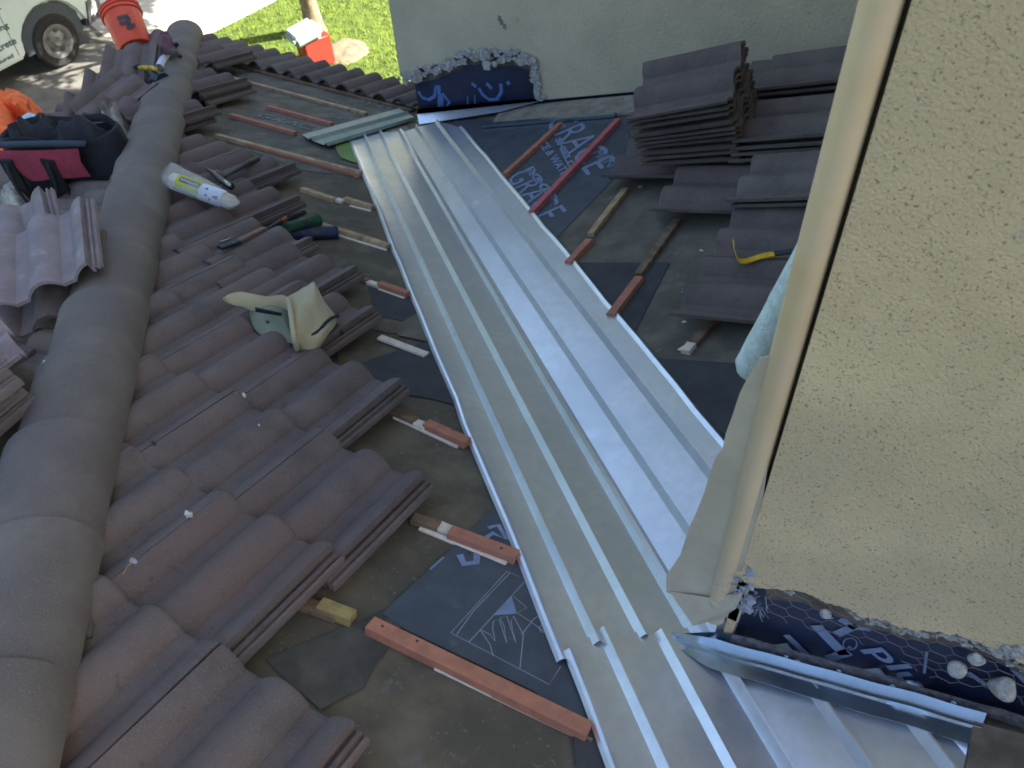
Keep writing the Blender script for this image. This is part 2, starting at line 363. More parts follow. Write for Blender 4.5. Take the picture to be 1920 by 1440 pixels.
def tree(loc, tr, th, label, crown_me, cz, lean=(0, 0), group='trees around the yard', sc=1.0):
    loc = V(loc); t = thing('shade_tree', label, 'tree', loc, group)
    mb = MB(); top = loc+V((lean[0], lean[1], th))
    pts = [loc+V((0, 0, -.05)), loc+V((.0, 0, .12)), loc+V((lean[0]*.1, lean[1]*.1, .5)), loc.lerp(top, .5), top]
    mb.tube(pts, [tr*1.7, tr*1.25, tr, tr*.85, tr*.6], 14)
    rn = random.Random(int(loc.x*100))
    for i in range(6):
        a = i*1.05+rn.random(); q = top+V((math.cos(a)*1.3, math.sin(a)*1.3, 1.0+rn.random()))*sc
        s = loc.lerp(top, .7+.05*i); mb.tube([s, s.lerp(q, .5)+V((0, 0, .1)), q], [tr*.45, tr*.3, tr*.12], 7)
    mb.build('trunk', M['bark'], t, smooth=True)
    o = bpy.data.objects.new('crown', crown_me); COL.objects.link(o); o.parent = t; o.matrix_parent_inverse = Matrix.Identity(4)
    o.location = (lean[0], lean[1], cz); o.scale = (sc, sc, sc)
cm = crown_mesh(2.9, 2.0, 13000, 5)
tp = Zp(592, 62, GZ)
tree(tp, .12, 3.0, 'slim tree with sunlit bark standing in the lawn beyond the eave', cm, 4.7, lean=(.7, -.9), sc=.62)
tree((-7.6, 9.6, GZ), .2, 3.6, 'leafy tree beside the driveway shading the white van', crown_mesh(3.6, 2.0, 26000, 9, .12, 14), 5.4, sc=1.0)
far_me = crown_mesh(4.2, 3.6, 9000, 11, .26)
for i, (x, y) in enumerate([(-16, 22), (-9, 26), (-24, 14), (-2, 28), (-17, -3), (-15, -12), (-21, 5), (5, -12), (-5, -15)]):  # side and rear trees are unseen, added to darken reflections in the sheet metal
    tree((x, y, GZ), .3, 4, ['broad tree far beyond the driveway', 'tall tree at the back of the yard', 'large tree left of the driveway far off', 'tree behind the house far end', 'unseen broad tree left of the house, added to darken reflections', 'unseen tree left of and behind the viewer, added to darken reflections', 'unseen tree left of the van, added to darken reflections', 'unseen tree right behind the viewer, added to darken reflections', 'unseen tree behind the hip end, added to darken reflections'][i], far_me, 5.5)

# ------------------------------------------------------------------ van
w1, w2 = Zp(131, 124, GZ+.03), None
sa, sb = Zp(82, 98, GZ+.36), Zp(0, 141, GZ+.36)
hd = V((sa.x-sb.x, sa.y-sb.y, 0)).normalized(); inward = V((hd.y, -hd.x, 0))
if (w1-CAM).dot(inward) < 0: inward = -inward
vanM = frame(V((w1.x, w1.y, GZ+.03)), hd, inward, V((0, 0, 1)))     # origin at front wheel contact, x forward, y away from camera
hand = 1 if hd.cross(inward).z > 0 else -1
van = thing('parked_van', 'white work van with dark green lettering parked on the shaded driveway', 'van', w1)
WB, WR = 3.2, .37
def arch(cx, r, z0, n=12): return [(cx-r*math.cos(math.pi*k/n), z0+r*math.sin(math.pi*k/n)) for k in range(n+1)]
prof = [(-4.3, .36)]+[(-WB-.51, .36)]+arch(-WB, .50, .38)[1:-1]+[(-WB+.51, .36), (-.51, .36)]+arch(0, .50, .38)[1:-1]+[(.51, .42), (.80, .44), (.86, .8), (.74, 1.0), (.2, 1.12), (-.35, 1.95), (-.6, 2.05), (-4.2, 2.05), (-4.35, 1.9)]
body = MB().prism([vanM @ V((x, 0, z)) for x, z in prof], inward*1.95).build('body', M['van'], van); bevel(body, .05, 3)
for sx in (0, -WB):
    for yy in (0.02, 1.68):
        wh = MB(); Mx = vanM @ Matrix.Translation((sx, yy, WR)) @ Matrix.Rotation(-math.pi/2, 4, 'X')
        wh.lathe([(.0, .02), (.2, .02), (.23, 0), (.33, -.0), (.365, .03), (.37, .1), (.37, .2), (.34, .24), (0, .24)], 28, Mx)
        wo_ = wh.build('wheel', M['tyre'], van, smooth=True, auto=40); recalc(wo_)
        rm = MB(); rm.lathe([(0, -.005), (.06, -.02), (.08, .0), (.15, .02), (.19, -.012), (.235, -.012), (.23, .01)], 24, Mx)
        rim = rm.build('rim', M['rim'], wo_, smooth=True, auto=40); recalc(rim)
        for k in range(5):
            hl = MB(); a = k*2*math.pi/5; hl.tube([Mx @ V((.14*math.cos(a), .14*math.sin(a), .012)), Mx @ V((.14*math.cos(a), .14*math.sin(a), .004))], .028, 10); hl.build('rim_hole', M['ink'], wo_)
    wl = MB(); wl.box((sx, .9, .62), (.95, 1.7, .55), vanM); wl.build('wheel_well', M['ink'], van)
bp = MB(); bp.prism([vanM @ V(p) for p in [(.5, -.03, .36), (.86, .0, .40), (.98, .2, .42), (.98, .2, .78), (.88, -.0, .76), (.62, -.03, .70)]], inward*1.9); bpo = bp.build('front_bumper', M['bumper'], van); bevel(bpo, .03, 2)
hl = MB(); hl.box((.79, .06, .98), (.14, .16, .2), vanM); bevel(hl.build('headlight', M['amber'], van), .02)
wn = MB(); wn.prism([vanM @ V(p) for p in [(-.28, -.004, 1.22), (-1.3, -.004, 1.22), (-1.3, -.004, 1.85), (-.68, -.004, 1.85)]], inward*.02); wn.build('side_window', M['glass'], van)
wn = MB(); wn.prism([vanM @ V(p) for p in [(-1.42, -.004, 1.2), (-2.6, -.004, 1.2), (-2.6, -.004, 1.85), (-1.42, -.004, 1.85)]], inward*.02); wn.build('side_window', M['glass'], van)
sm = MB()
for xx in (-.62, -1.62):
    sm.box((xx, -.001, .9), (.006, .006, .9), vanM)
sm.build('door_seam', M['ink'], van)
xd = (vanM.to_3x3() @ V((1, 0, 0))); nn = -inward
for s, (x, z), wd, ht in [('Metal Repair', (-1.50, 1.0), .95, .10), ('Home Remodeling', (-1.62, .80), 1.05, .10), ('Decorative Concrete', (-1.75, .60), 1.18, .095), ('Licensed & Insured', (-1.5, .46), .8, .055)]:
    o = textmesh('lettering', s, vanM @ V((x, -.003, z)), xd, nn, wd, ht, M['vantext'], van, bold=.025)

# ------------------------------------------------------------------ house
house = thing('house', 'beige stucco house with hip tile roof opened along its valley', 'house', (0, 0, GZ))
YE, XE = 1.76, -3.72
def deck(name, poly, zf, m):
    top = [V((x, y, zf(x, y))) for x, y in poly]
    return recalc(MB().prism([p-V((0, 0, .1)) for p in top], (0, 0, .1)).build(name, m, house))
roofA = deck('roof_slope', [(-W2-YE, YE), (-YE+.02, YE), (6, -6), (-W2+6, -6)], za, M['felt']); roofA['label'] = 'middle roof slope between the hip and the valley'
roofB = deck('roof_slope', [(-YFAR, YFAR), (2.3, YFAR), (2.3, YW+.3), (6, YW+.3), (6, -6)], zb, M['felt']); roofB['label'] = 'right roof slope running up to the side wall'
roofC = deck('roof_slope', [(-W2-YE, YE), (-W2+6, -6), (XE, -6), (XE, YE)], zc, M['felt']); roofC['label'] = 'left roof slope beyond the hip caps'
# lower walls and fascias
lw = MB(); lw.prism([(-3.2, -6, GZ), (6, -6, GZ), (6, 1.3, GZ), (-3.2, 1.3, GZ)], (0, 0, 2.2)); lw.build('lower_wall', M['stuccofar'], house)
fa = MB(); fa.beam((XE-.02, YE+.02, za(0, YE)-.2), (-YFAR+.1, YE+.02, za(0, YE)-.2), .03, .17, (0, 0, 1)); fa.beam((XE-.02, YE, zc(XE, 0)-.2), (XE-.02, -6, zc(XE, 0)-.2), .03, .17, (0, 0, 1)); fa.build('fascia', M['pipe'], house)
# upper storey block: back of the walls
HT = 5.8  # unseen storey height, raised so the block shades roof and yard
# near wall: membrane face then stucco layer
def zbw(x): return T*x
nw = MB(); nw.prism([(XW+.02, YW+.022, .2), (7, YW+.022, .2), (7, YW+.022, HT), (XW+.02, YW+.022, HT)], (0, 6.4, 0)); core1 = nw.build('wall_sheathing', M['membw'], house)
fw0 = Yp(780, 200, YFAR).x
nw = MB(); nw.prism([(fw0, YFAR+.022, -1.2), (XW+.02, YFAR+.022, -1.2), (XW+.02, YFAR+.022, HT), (fw0, YFAR+.022, HT)], (0, 5.5, 0)); core2 = nw.build('wall_sheathing', M['membw'], house)
# near stucco with a torn bottom edge
edge = [(1376, 1066), (1379, 1078), (1395, 1090), (1415, 1101), (1436, 1104), (1470, 1106), (1507, 1110), (1530, 1122), (1551, 1131), (1589, 1142), (1614, 1156), (1640, 1160), (1664, 1165), (1689, 1177), (1720, 1182), (1754, 1184), (1801, 1193), (1830, 1204), (1851, 1212), (1885, 1229), (1925, 1250), (2000, 1270), (2300, 1350)]
def ragged(ed, y, k=5, amp=.0035):
    P = [Yp(x, yy, y) for x, yy in ed]; Q = []
    for i in range(len(P)-1):
        for j in range(k):
            q = P[i].lerp(P[i+1], j/k); Q.append(q+V((jit(amp*.5), 0, jit(amp))))
    Q.append(P[-1]); return Q
rg = ragged(edge, YW)
rg = [V((XW, YW, rg[0].z))]+rg[1:]
poly = rg+[V((7, YW, rg[-1].z+1)), V((7, YW, HT)), V((XW, YW, HT))]
st = MB(); st.prism(poly, (0, .021, 0)); st.build('stucco_wall', M['stucco'], house); 
st = MB(); st.prism([(XW, YW+.001, .5), (XW, YFAR, .5), (XW, YFAR, HT), (XW, YW+.001, HT)], (.019, 0, 0)); st.build('stucco_wall', M['stucco'], house)
# far stucco
fe = [(750, 136), (760, 139), (775, 134), (789, 128), (806, 125), (823, 120), (845, 111), (865, 104), (870, 97), (875, 94), (890, 96), (907, 91), (925, 96), (943, 99), (962, 95), (985, 103), (998, 108), (1001, 118), (1004, 140), (1008, 165), (1011, 188)]
fr = ragged(fe, YFAR, 4, .008)
wb0 = Yp(1012, 190, YFAR); wb1 = Yp(1185, 174, YFAR); sl = (wb1.z-wb0.z)/(wb1.x-wb0.x)
poly = fr+[V((XW, YFAR, wb0.z+sl*(XW-wb0.x))), V((XW, YFAR, HT)), V((fr[0].x, YFAR, HT))]
MB().prism(poly, (0, .021, 0)).build('stucco_wall', M['stuccofar'], house)
MB().prism([(fr[0].x, YFAR+.021, fr[0].z), (fr[0].x, YFAR+5.5, fr[0].z), (fr[0].x, YFAR+5.5, HT), (fr[0].x, YFAR+.021, HT)], (fw0-fr[0].x, 0, 0)).build('stucco_wall', M['stuccofar'], house)
# small chip low in the far stucco
ch = MB(); c0 = Yp(940, 35, YFAR)
for a in range(3): ch.box((c0.x+jit(.02), YFAR-.0015, c0.z-.02*a), (.018, .004, .03))
ch.build('wall_scar', M['osb'], house)
# upper roof over the two-storey part, out of frame
MB().prism([(-1.4, .6, HT), (XW-.4, .6, HT), (XW-.4, YW-.4, HT), (7.4, YW-.4, HT), (7.4, 7.0, HT), (-1.4, 7.0, HT)], (0, 0, .18)).build('upper_eave', M['pipe'], house)

# crumbly stucco edges
def lump(mb, c, r, seed=0, sq=(1, .6, 1)):
    c = V(c); n = 6; v = []; f = []; rr_ = random.random()*6
    for i in range(5):
        th = math.pi*(i+.5)/5
        for k in range(n):
            ph = 2*math.pi*k/n+rr_; d = V((math.sin(th)*math.cos(ph)*sq[0], math.sin(th)*math.sin(ph)*sq[1], math.cos(th)*sq[2]))
            v.append(c+d*r*(1+.7*noise.noise(d*1.6+V((seed, seed*.7, 0)))+.3*noise.noise(d*5+V((seed, 0, 4)))+jit(.24)))
    for i in range(4): f += [[i*n+k, i*n+(k+1) % n, (i+1)*n+(k+1) % n, (i+1)*n+k] for k in range(n)]
    f += [list(range(n))[::-1], [4*n+k for k in range(n)]]
    mb.add(v, f)
_lump = lump
def flake(mb, c, r, seed=0, sq=None):
    c = V(c); n = random.randint(5, 8); ph = random.random()*6
    tl = V((jit(.35), -1, jit(.35))).normalized(); ax_ = tl.cross(V((0, 0, 1))).normalized(); bx_ = tl.cross(ax_)
    pts = [c+(ax_*math.cos(ph+2*math.pi*k/n)*1.25+bx_*math.sin(ph+2*math.pi*k/n)*.75)*r*random.uniform(.55, 1.35) for k in range(n)]
    mb.prism(pts, tl*r*random.uniform(.25, .6))
def lump(mb, c, r, seed=0, sq=(1, .6, 1)):
    if random.random() < .72: flake(mb, c, r)
    else: _lump(mb, c, r*.8, seed, sq)
cr = MB()
for (x0, y0), (x1, y1) in zip(fe[:-1], fe[1:]):
    n = max(2, int(math.hypot(x1-x0, y1-y0)/1.7))
    for j in range(n):
        t = j/n; p = Yp(x0+(x1-x0)*t+jit(3), y0+(y1-y0)*t+random.uniform(-2, 15 if x0 < 990 else 3), YFAR-.006)
        lump(cr, p, random.uniform(.007, .026), random.random()*9)
for k in range(9): lump(cr, Yp(random.uniform(905, 985), random.uniform(104, 122), YFAR-.008), random.uniform(.02, .035), k)
for k in range(4): lump(cr, Yp(random.uniform(772, 790), random.uniform(138, 150), YFAR-.008), random.uniform(.02, .03), k)
recalc(cr.build('broken_stucco_edge', M['crumb'], house))['kind'] = 'stuff'
cr = MB()
for (x0, y0), (x1, y1) in zip(edge[9:-2], edge[10:-1]):
    n = max(2, int(math.hypot(x1-x0, y1-y0)/2.6))
    for j in range(n):
        t = j/n; dn = random.uniform(0, 13 if x0 > 1600 else 7)
        lump(cr, Yp(x0+(x1-x0)*t+jit(3), y0+(y1-y0)*t+dn-2, YW+.006), random.uniform(.003, .007), random.random()*9)
for k in range(10): lump(cr, Yp(1895+jit(28), 1222+jit(8), YW+.0), random.uniform(.006, .012), k)
for k in range(5): lump(cr, Yp(1480+jit(6), 1111+jit(4), YW+.0), .005, k)
recalc(cr.build('broken_stucco_edge', M['crumb'], house))['kind'] = 'stuff'
lump = _lump
# brown paper strip showing right under the torn edge
def upstrip(ed, y, dn, m, i0, i1):
    P = [Yp(x, yy-4, y) for x, yy in ed[i0:i1]]; Q = [Yp(x, yy+dn, y) for x, yy in ed[i0:i1]]
    v = P+Q; n = len(P); return obj('paper_strip', v, [[i, i+1, n+i+1, n+i] for i in range(n-1)], m, house)
upstrip(edge, YW+.019, 20, M['brownboard'], 4, 22)
upstrip(fe, YFAR+.019, 26, M['brownboard'], 2, 19)

# prints on the wall membranes
sp = MB(); nY = V((0, -1, 0))
def ppoly(fn, pts): return [fn(*p) for p in pts]
fY = lambda x, y: Yp(x, y, YFAR+.0195)
for pl in ([(784, 171), (792, 183), (804, 187), (815, 180), (818, 160)], [(823, 160), (824, 208)], [(829, 175), (843, 192), (830, 206), (828, 176)],
           [(898, 165), (905, 178), (918, 187), (932, 186), (940, 172), (939, 157)], [(884, 156), (893, 163)], [(912, 156), (922, 166)], [(950, 157), (956, 154)]):
    sp = MB(); ribbon(sp, ppoly(fY, pl), nY, .022); sp.build('printed_lettering', M['print2'], house)
sp = MB()
for pl in ([(877, 180), (877, 200)], [(890, 178), (891, 200)]): sp = MB(); ribbon(sp, ppoly(fY, pl), nY, .008); sp.build('printed_lettering', M['print2'], house)
fN = lambda x, y: Yp(x, y, YW+.0198)
xd = V((Yp(1760, 1250, YW)-Yp(1640, 1190, YW)));
ang = math.radians(-62)
def walltext(s, px, py, wpx, hpx, a, bold=.02):
    O = fN(px, py); k = .00097
    textmesh('printed_lettering', s, O, V((math.cos(a), 0, math.sin(a))), nY, wpx*k, hpx*k, M['print'], house, lift=.0008, bold=bold)
sp = MB()
for pl, wd in (([(1474, 1190), (1520, 1234)], .018), ([(1530, 1172), (1584, 1228)], .028), ([(1553, 1235), (1592, 1222)], .022), ([(1568, 1189), (1600, 1175), (1630, 1178)], .018), ([(1540, 1140), (1560, 1160)], .010), ([(1575, 1160), (1605, 1178)], .02)):
    sp = MB(); ribbon(sp, [fN(*q) for q in pl], nY, wd, .0006); sp.build('printed_lettering', M['print'], house)
walltext('plus', 1612, 1218, 175, 74, math.radians(-36))
sp = MB(); ribbon(sp, [fN(1594+13*math.cos(a), 1207+13*math.sin(a)*.85) for a in [2*math.pi*k/16 for k in range(17)]], nY, .0022, .0006); sp.build('registered_mark', M['print'], house)
walltext('R', 1588, 1214, 10, 12, math.radians(-10), .0)
for pl, wd in (([(1738, 1222), (1733, 1262)], .005), ([(1900, 1255), (1925, 1280)], .012), ([(1815, 1260), (1850, 1285)], .012)): sp = MB(); ribbon(sp, [fN(*q) for q in pl], nY, wd, .0006); sp.build('printed_lettering', M['print'], house)

# chicken wire on the near membrane
cw = MB(); s = .0215; yy = YW+.004
def inside_wire(p):
    q = p-CAM; x = 960+FPX*q.dot(R_)/q.dot(F_); y = 720-FPX*q.dot(U_)/q.dot(F_)
    if not 1432 < x < 1990: return False
    top = 1090+(x-1436)*.30; low = 1104+(x-1390)*.30+28
    if x < 1640: low = 1120+(x-1436)*.29+36
    return top-8 < y < low+ (30 if x > 1700 else 0)
for i in range(-2, 30):
    for j in range(-30, 40):
        cx = 2.03+i*s*1.5*1.1; cz = .7+j*s*math.sqrt(3)*.95+(i % 2)*s*math.sqrt(3)*.475
        for k in range(3):
            a0, a1 = math.pi/3*k, math.pi/3*(k+1)
            p = V((cx+s*1.1*math.cos(a0), yy, cz+s*.95*math.sin(a0))); q = V((cx+s*1.1*math.cos(a1), yy, cz+s*.95*math.sin(a1)))
            for u in (p, q):
                n_ = noise.noise_vector(u*9)*.010; u += V((n_.x, abs(n_.y)*.6-.004, n_.z))
            if inside_wire((p+q)/2): cw.tube([p, q], .0008, 4, cap=False)
cw.build('chicken_wire', M['wire'], house)
# paper and lath tangle at the wall corner
MB().box((2.012, YW+.018, .86), (.040, .012, .34)).build('torn_paper', M['lint'], house)
tg = MB()
for k in range(46):
    p = Yp(1385+jit(22), 1112+jit(32), YW-.004+jit(.006)); pts = [p]
    d = V((jit(1), jit(.4), jit(1))).normalized()
    for j in range(5): d = (d+V((jit(.8), jit(.4), jit(.8)))).normalized(); pts.append(pts[-1]+d*.008)
    tg.tube(pts, .0006, 3, cap=False)
for k in range(12):
    p = Yp(1430+jit(10), 1128+jit(22), YW-.003); pts = [p]
    d = V((jit(.4), 0, -1)).normalized()
    for j in range(4): d = (d+V((jit(.5), jit(.2), jit(.3)))).normalized(); pts.append(pts[-1]+d*.009)
    tg.tube(pts, .0005, 3, cap=False)
for k in range(34): lump(tg, Yp(1392+jit(20), 1108+jit(38), YW+.002+jit(.004)), random.uniform(.004, .011), k, (1, .5, 1))
tg.build('torn_paper_backing', M['lint'], house)['kind'] = 'stuff'

# ------------------------------------------------------------------ underlayment and prints on the slopes
U = 'underlayment_sheet'
sheet(U, A, [(410, 75), (782, 205), (700, 335), (560, 318), (420, 262), (470, 190)], .003, M['feltgrey'], house, rough_edge=.006)['label'] = 'grey membrane area below the eave tiles'
sheet(U, A, [(560, 352), (730, 392), (830, 640), (700, 618), (560, 480)], .004, M['felt'], house, rough_edge=.01)
sheet(U, A, [(935, 945), (716, 1150), (760, 1180), (1000, 1295), (1112, 1385), (1160, 1330), (1010, 960)], .006, M['memb'], house)['label'] = 'blue grey membrane piece printed with a hand drawing'
sheet(U, A, [(500, 1238), (720, 1142), (760, 1160), (680, 1290), (600, 1330)], .005, M['feltdark'], house, rough_edge=.006)  # patch a step darker than the old felt
sheet(U, A, [(1072, 1345), (1080, 1440), (1200, 1480), (1160, 1340)], .009, M['felt2'], house)
sheet(U, A, [(650, 690), (800, 640), (905, 770), (780, 742), (700, 738)], .006, M['felt2'], house, rough_edge=.005)
sheet(U, A, [(745, 610), (780, 588), (810, 600), (800, 640), (745, 628)], .008, M['feltgrey'], house, rough_edge=.008)
sheet(U, A, [(690, 525), (760, 550), (800, 610), (700, 590)], .007, M['felt2'], house, rough_edge=.004)
sheet(U, A, [(500, 560), (600, 500), (640, 700)], .005, M['felt2'], house)
# right slope
sheet(U, B, [(850, 225), (1175, 220), (1185, 300), (1035, 455), (1010, 420)], .006, M['memb'], house)['label'] = 'dark membrane printed with large lettering on the right slope'
sheet(U, B, [(1030, 456), (1160, 302), (1560, 290), (1460, 700), (1215, 672), (1060, 486)], .003, M['feltgrey'], house, rough_edge=.008)
sheet(U, B, [(1082, 492), (1256, 492), (1175, 652), (1160, 640)], .007, M['felt2'], house)
sheet(U, B, [(1212, 670), (1400, 682), (1440, 800), (1350, 850)], .007, M['felt2'], house)
# prints
sp = MB(); fA = lambda x, y: A(x, y, .0065)
for pl, wd in (([(862, 1040), (870, 1058), (893, 1055), (895, 1032)], .018), ([(905, 1012), (925, 1000), (950, 1012), (935, 985), (915, 990)], .014), ([(952, 962), (948, 985)], .014), ([(806, 1068), (832, 1045)], .006)):
    sp = MB(); ribbon(sp, [fA(*q) for q in pl], NA, wd, .0008); sp.build('membrane_print', M['print'], house)
sp = MB()
def cb(x, y): return fA(450+x*.3125, 990+y*.3125)
for pl in ([(1600, 262), (1265, 630), (1855, 940), (1925, 830)], [(1600, 262), (1720, 310), (1370, 690)], [(1618, 272), (1400, 500), (1300, 640)],
           [(1440, 610), (1500, 700), (1520, 770)], [(1440, 610), (1500, 640), (1530, 680), (1515, 600), (1520, 560), (1555, 550), (1600, 690), (1585, 590), (1560, 540), (1600, 530), (1655, 690), (1625, 560), (1640, 530), (1700, 640), (1690, 740), (1680, 840)],
           [(1640, 410), (1720, 480), (1660, 510), (1740, 560), (1860, 650)], [(1690, 640), (1760, 550), (1800, 520)], [(1560, 500), (1600, 450), (1630, 410)]):
    ribbon(sp, [cb(*q) for q in pl], NA, .0022, .0008)
ribbon(sp, [cb(1820+22*math.cos(a), 605+22*math.sin(a)) for a in [2*math.pi*k/14 for k in range(15)]], NA, .0022, .0008)
sp.build('hand_drawing', M['printthin'], house)
sp = MB(); vv = [cb(1525, 525), cb(1632, 415), cb(1660, 515)]; vv = [v+NA*.0008 for v in vv]; sp.add(vv, [[0, 2, 1]]); sp.build('hand_drawing', M['print'], house)
# text on the right slope membrane
def slopetext(s, fn, n, p0, p1, hpx, m, bold=.02):
    O = fn(*p0, .0065); E_ = fn(*p1, .0065); H = mpx(O)*hpx
    textmesh('membrane_print', s, O, E_-O, n, (E_-O).length, H*1.25, m, house, bold=bold)
slopetext('GRACE', B, NB, (1022, 232), (1100, 330), 45, M['print'], .0)
slopetext('ICE & WATER', B, NB, (1008, 268), (1060, 340), 13, M['print'], .03)
slopetext('SHIELD', B, NB, (1040, 262), (1068, 318), 10, M['print'], .05)
slopetext('GRACE', B, NB, (948, 335), (1010, 420), 42, M['print'], .0)
slopetext('ROOF', B, NB, (985, 318), (1030, 378), 13, M['print'], .03)
slopetext('MENT', B, NB, (1110, 288), (1150, 325), 16, M['print'], .0)
# pale prints on the grey membrane below the eave tiles
for s, p0, p1, hp in (('GRACE', (478, 218), (598, 248), 17), ('ICE', (610, 215), (640, 224), 16), ('WATER', (668, 190), (760, 216), 13), ('GRACE', (595, 262), (672, 300), 15), ('ICE & WATER', (440, 134), (500, 152), 7), ('SHIELD', (585, 180), (650, 200), 9)):
    O = A(*p0, .006); E_ = A(*p1, .006)
    textmesh('membrane_print', s, O, E_-O, NA, (E_-O).length, mpx(O)*hp*1.6, M['feltprint'], house, bold=.01)
# pale smears and paint drips on the felt
sm = MB()
for (x, y, w_, h_) in ((1290, 545, 16, 3), (1300, 550, 10, 2), (1325, 515, 9, 3), (1200, 350, 4, 2), (1315, 470, 2, 2), (1180, 560, 4, 2), (1282, 603, 3, 2)):
    for k in range(7):
        c = B(x+jit(w_), y+jit(h_), .0065); r = random.uniform(.002, .007)
        sm.add([c+V((math.cos(a)*r*random.uniform(.6, 1.6), math.sin(a)*r*.6, T*math.cos(a)*r)) for a in [i*math.pi/3 for i in range(6)]], [[0, 1, 2, 3, 4, 5]])
sm.build('paint_smear', M['chalk'], house)['kind'] = 'stuff'
sheet('felt_scrap', B, [(1270, 655), (1298, 638), (1288, 662)], .012, M['lath'], house)

# ------------------------------------------------------------------ battens
def batten(fn, n, p0, p1, m, w=.036, h=.022, h0=.006, lab=None):
    a = fn(*p0, h0+h); b = fn(*p1, h0+h); a -= n*h; b -= n*h
    # pixel runs along the upper far edge: shift half a width towards the camera side
    d = (b-a).normalized(); s = d.cross(n).normalized()
    if s.dot(F_) > 0: s = -s
    a += s*w/2; b += s*w/2
    o = MB().beam(a, b, w, h, n, ch=.0015).build('batten', m, house)
    if lab: o['label'] = lab
    return o
OW, PW, TW, BW, LT = M['orangewood'], M['pinkwood'], M['tanwood'], M['brownwood'], M['lath']
for fn, n, p0, p1, m, w_, h_ in [
    (A, NA, (703, 1155), (1112, 1352), OW, .038, .024),
    (A, NA, (850, 984), (975, 1030), OW, .036, .024), (A, NA, (828, 976), (850, 985), LT, .032, .012), (A, NA, (780, 960), (828, 976), BW, .032, .018),
    (A, NA, (806, 785), (884, 820), OW, .036, .024), (A, NA, (785, 785), (806, 794), LT, .032, .012), (A, NA, (740, 762), (785, 782), BW, .03, .018),
    (A, NA, (716, 526), (770, 545), OW, .034, .022), (A, NA, (694, 524), (716, 531), LT, .03, .014), (A, NA, (600, 487), (694, 522), BW, .03, .018),
    (A, NA, (598, 414), (685, 440), TW, .034, .02), (A, NA, (687, 441), (733, 456), TW, .034, .02),
    (A, NA, (570, 350), (632, 370), TW, .034, .02), (A, NA, (634, 370), (648, 374), LT, .034, .014), (A, NA, (650, 368), (704, 384), TW, .034, .02),
    (A, NA, (410, 250), (680, 320), TW, .034, .022),
    (A, NA, (436, 212), (558, 246), OW, .034, .022), (A, NA, (506, 197), (626, 229), OW, .034, .022), (A, NA, (440, 144), (690, 210), TW, .034, .018),
    (A, NA, (400, 108), (775, 205), BW, .034, .018),
    (A, NA, (560, 1112), (640, 1140), BW, .034, .016),
    (B, NB, (1046, 229), (940, 325), OW, .034, .022), (B, NB, (1153, 222), (990, 395), PW, .034, .024),
    (B, NB, (1166, 352), (1100, 437), TW, .032, .018), (B, NB, (1098, 447), (1058, 490), OW, .034, .022),
    (B, NB, (1262, 410), (1188, 512), BW, .034, .018), (B, NB, (1190, 517), (1136, 588), OW, .036, .022),
    (B, NB, (1480, 420), (1290, 640), BW, .034, .018), (B, NB, (1288, 640), (1275, 655), LT, .034, .018)]:
    batten(fn, n, p0, p1, m, w_, h_)
# orange stain edge along the lower side of the long tan batten
batten(A, NA, (440, 262), (676, 327), OW, .012, .016)
nh = MB()
for (x, y) in ((717, 1168), (782, 1196), (880, 1030), (940, 1022), (850, 800)):
    P = A(x, y+6, .0305); MB().tube([P, P+NA*.0012], .0032, 8).build('nail_head', M['darksteel'], house)
# thin laths lying under the battens: nailed strips
for p0, p1 in (((820, 1244), (1112, 1384)), ((790, 985), (952, 1052)), ((742, 778), (862, 834)), ((712, 540), (760, 557)), ((632, 438), (727, 467)), ((658, 384), (697, 394)), ((640, 318), (672, 330))):
    batten(A, NA, p0, p1, LT if p0[0] not in (640, 742) else LT, .014, .007, .002)
# loose wood (things)
def loose_wood(name, fn, n, p0, p1, m, w_, h_, h0, label, cat='wood strip', group=None):
    a, b = fn(*p0, h0+h_)-n*h_, fn(*p1, h0+h_)-n*h_
    o = MB().beam(a, b, w_, h_, n, ch=.0015).build(name, m); return tag(o, label, cat, group)
loose_wood('wood_lath', A, NA, (712, 630), (800, 663), LT, .032, .009, .008, 'loose pale wood lath lying bare on the felt beside the valley metal')
loose_wood('wood_block', A, NA, (600, 1128), (662, 1152), M['yellowwood'], .034, .024, .006, 'short yellow pine block poking out from under the tiles', 'wood block')

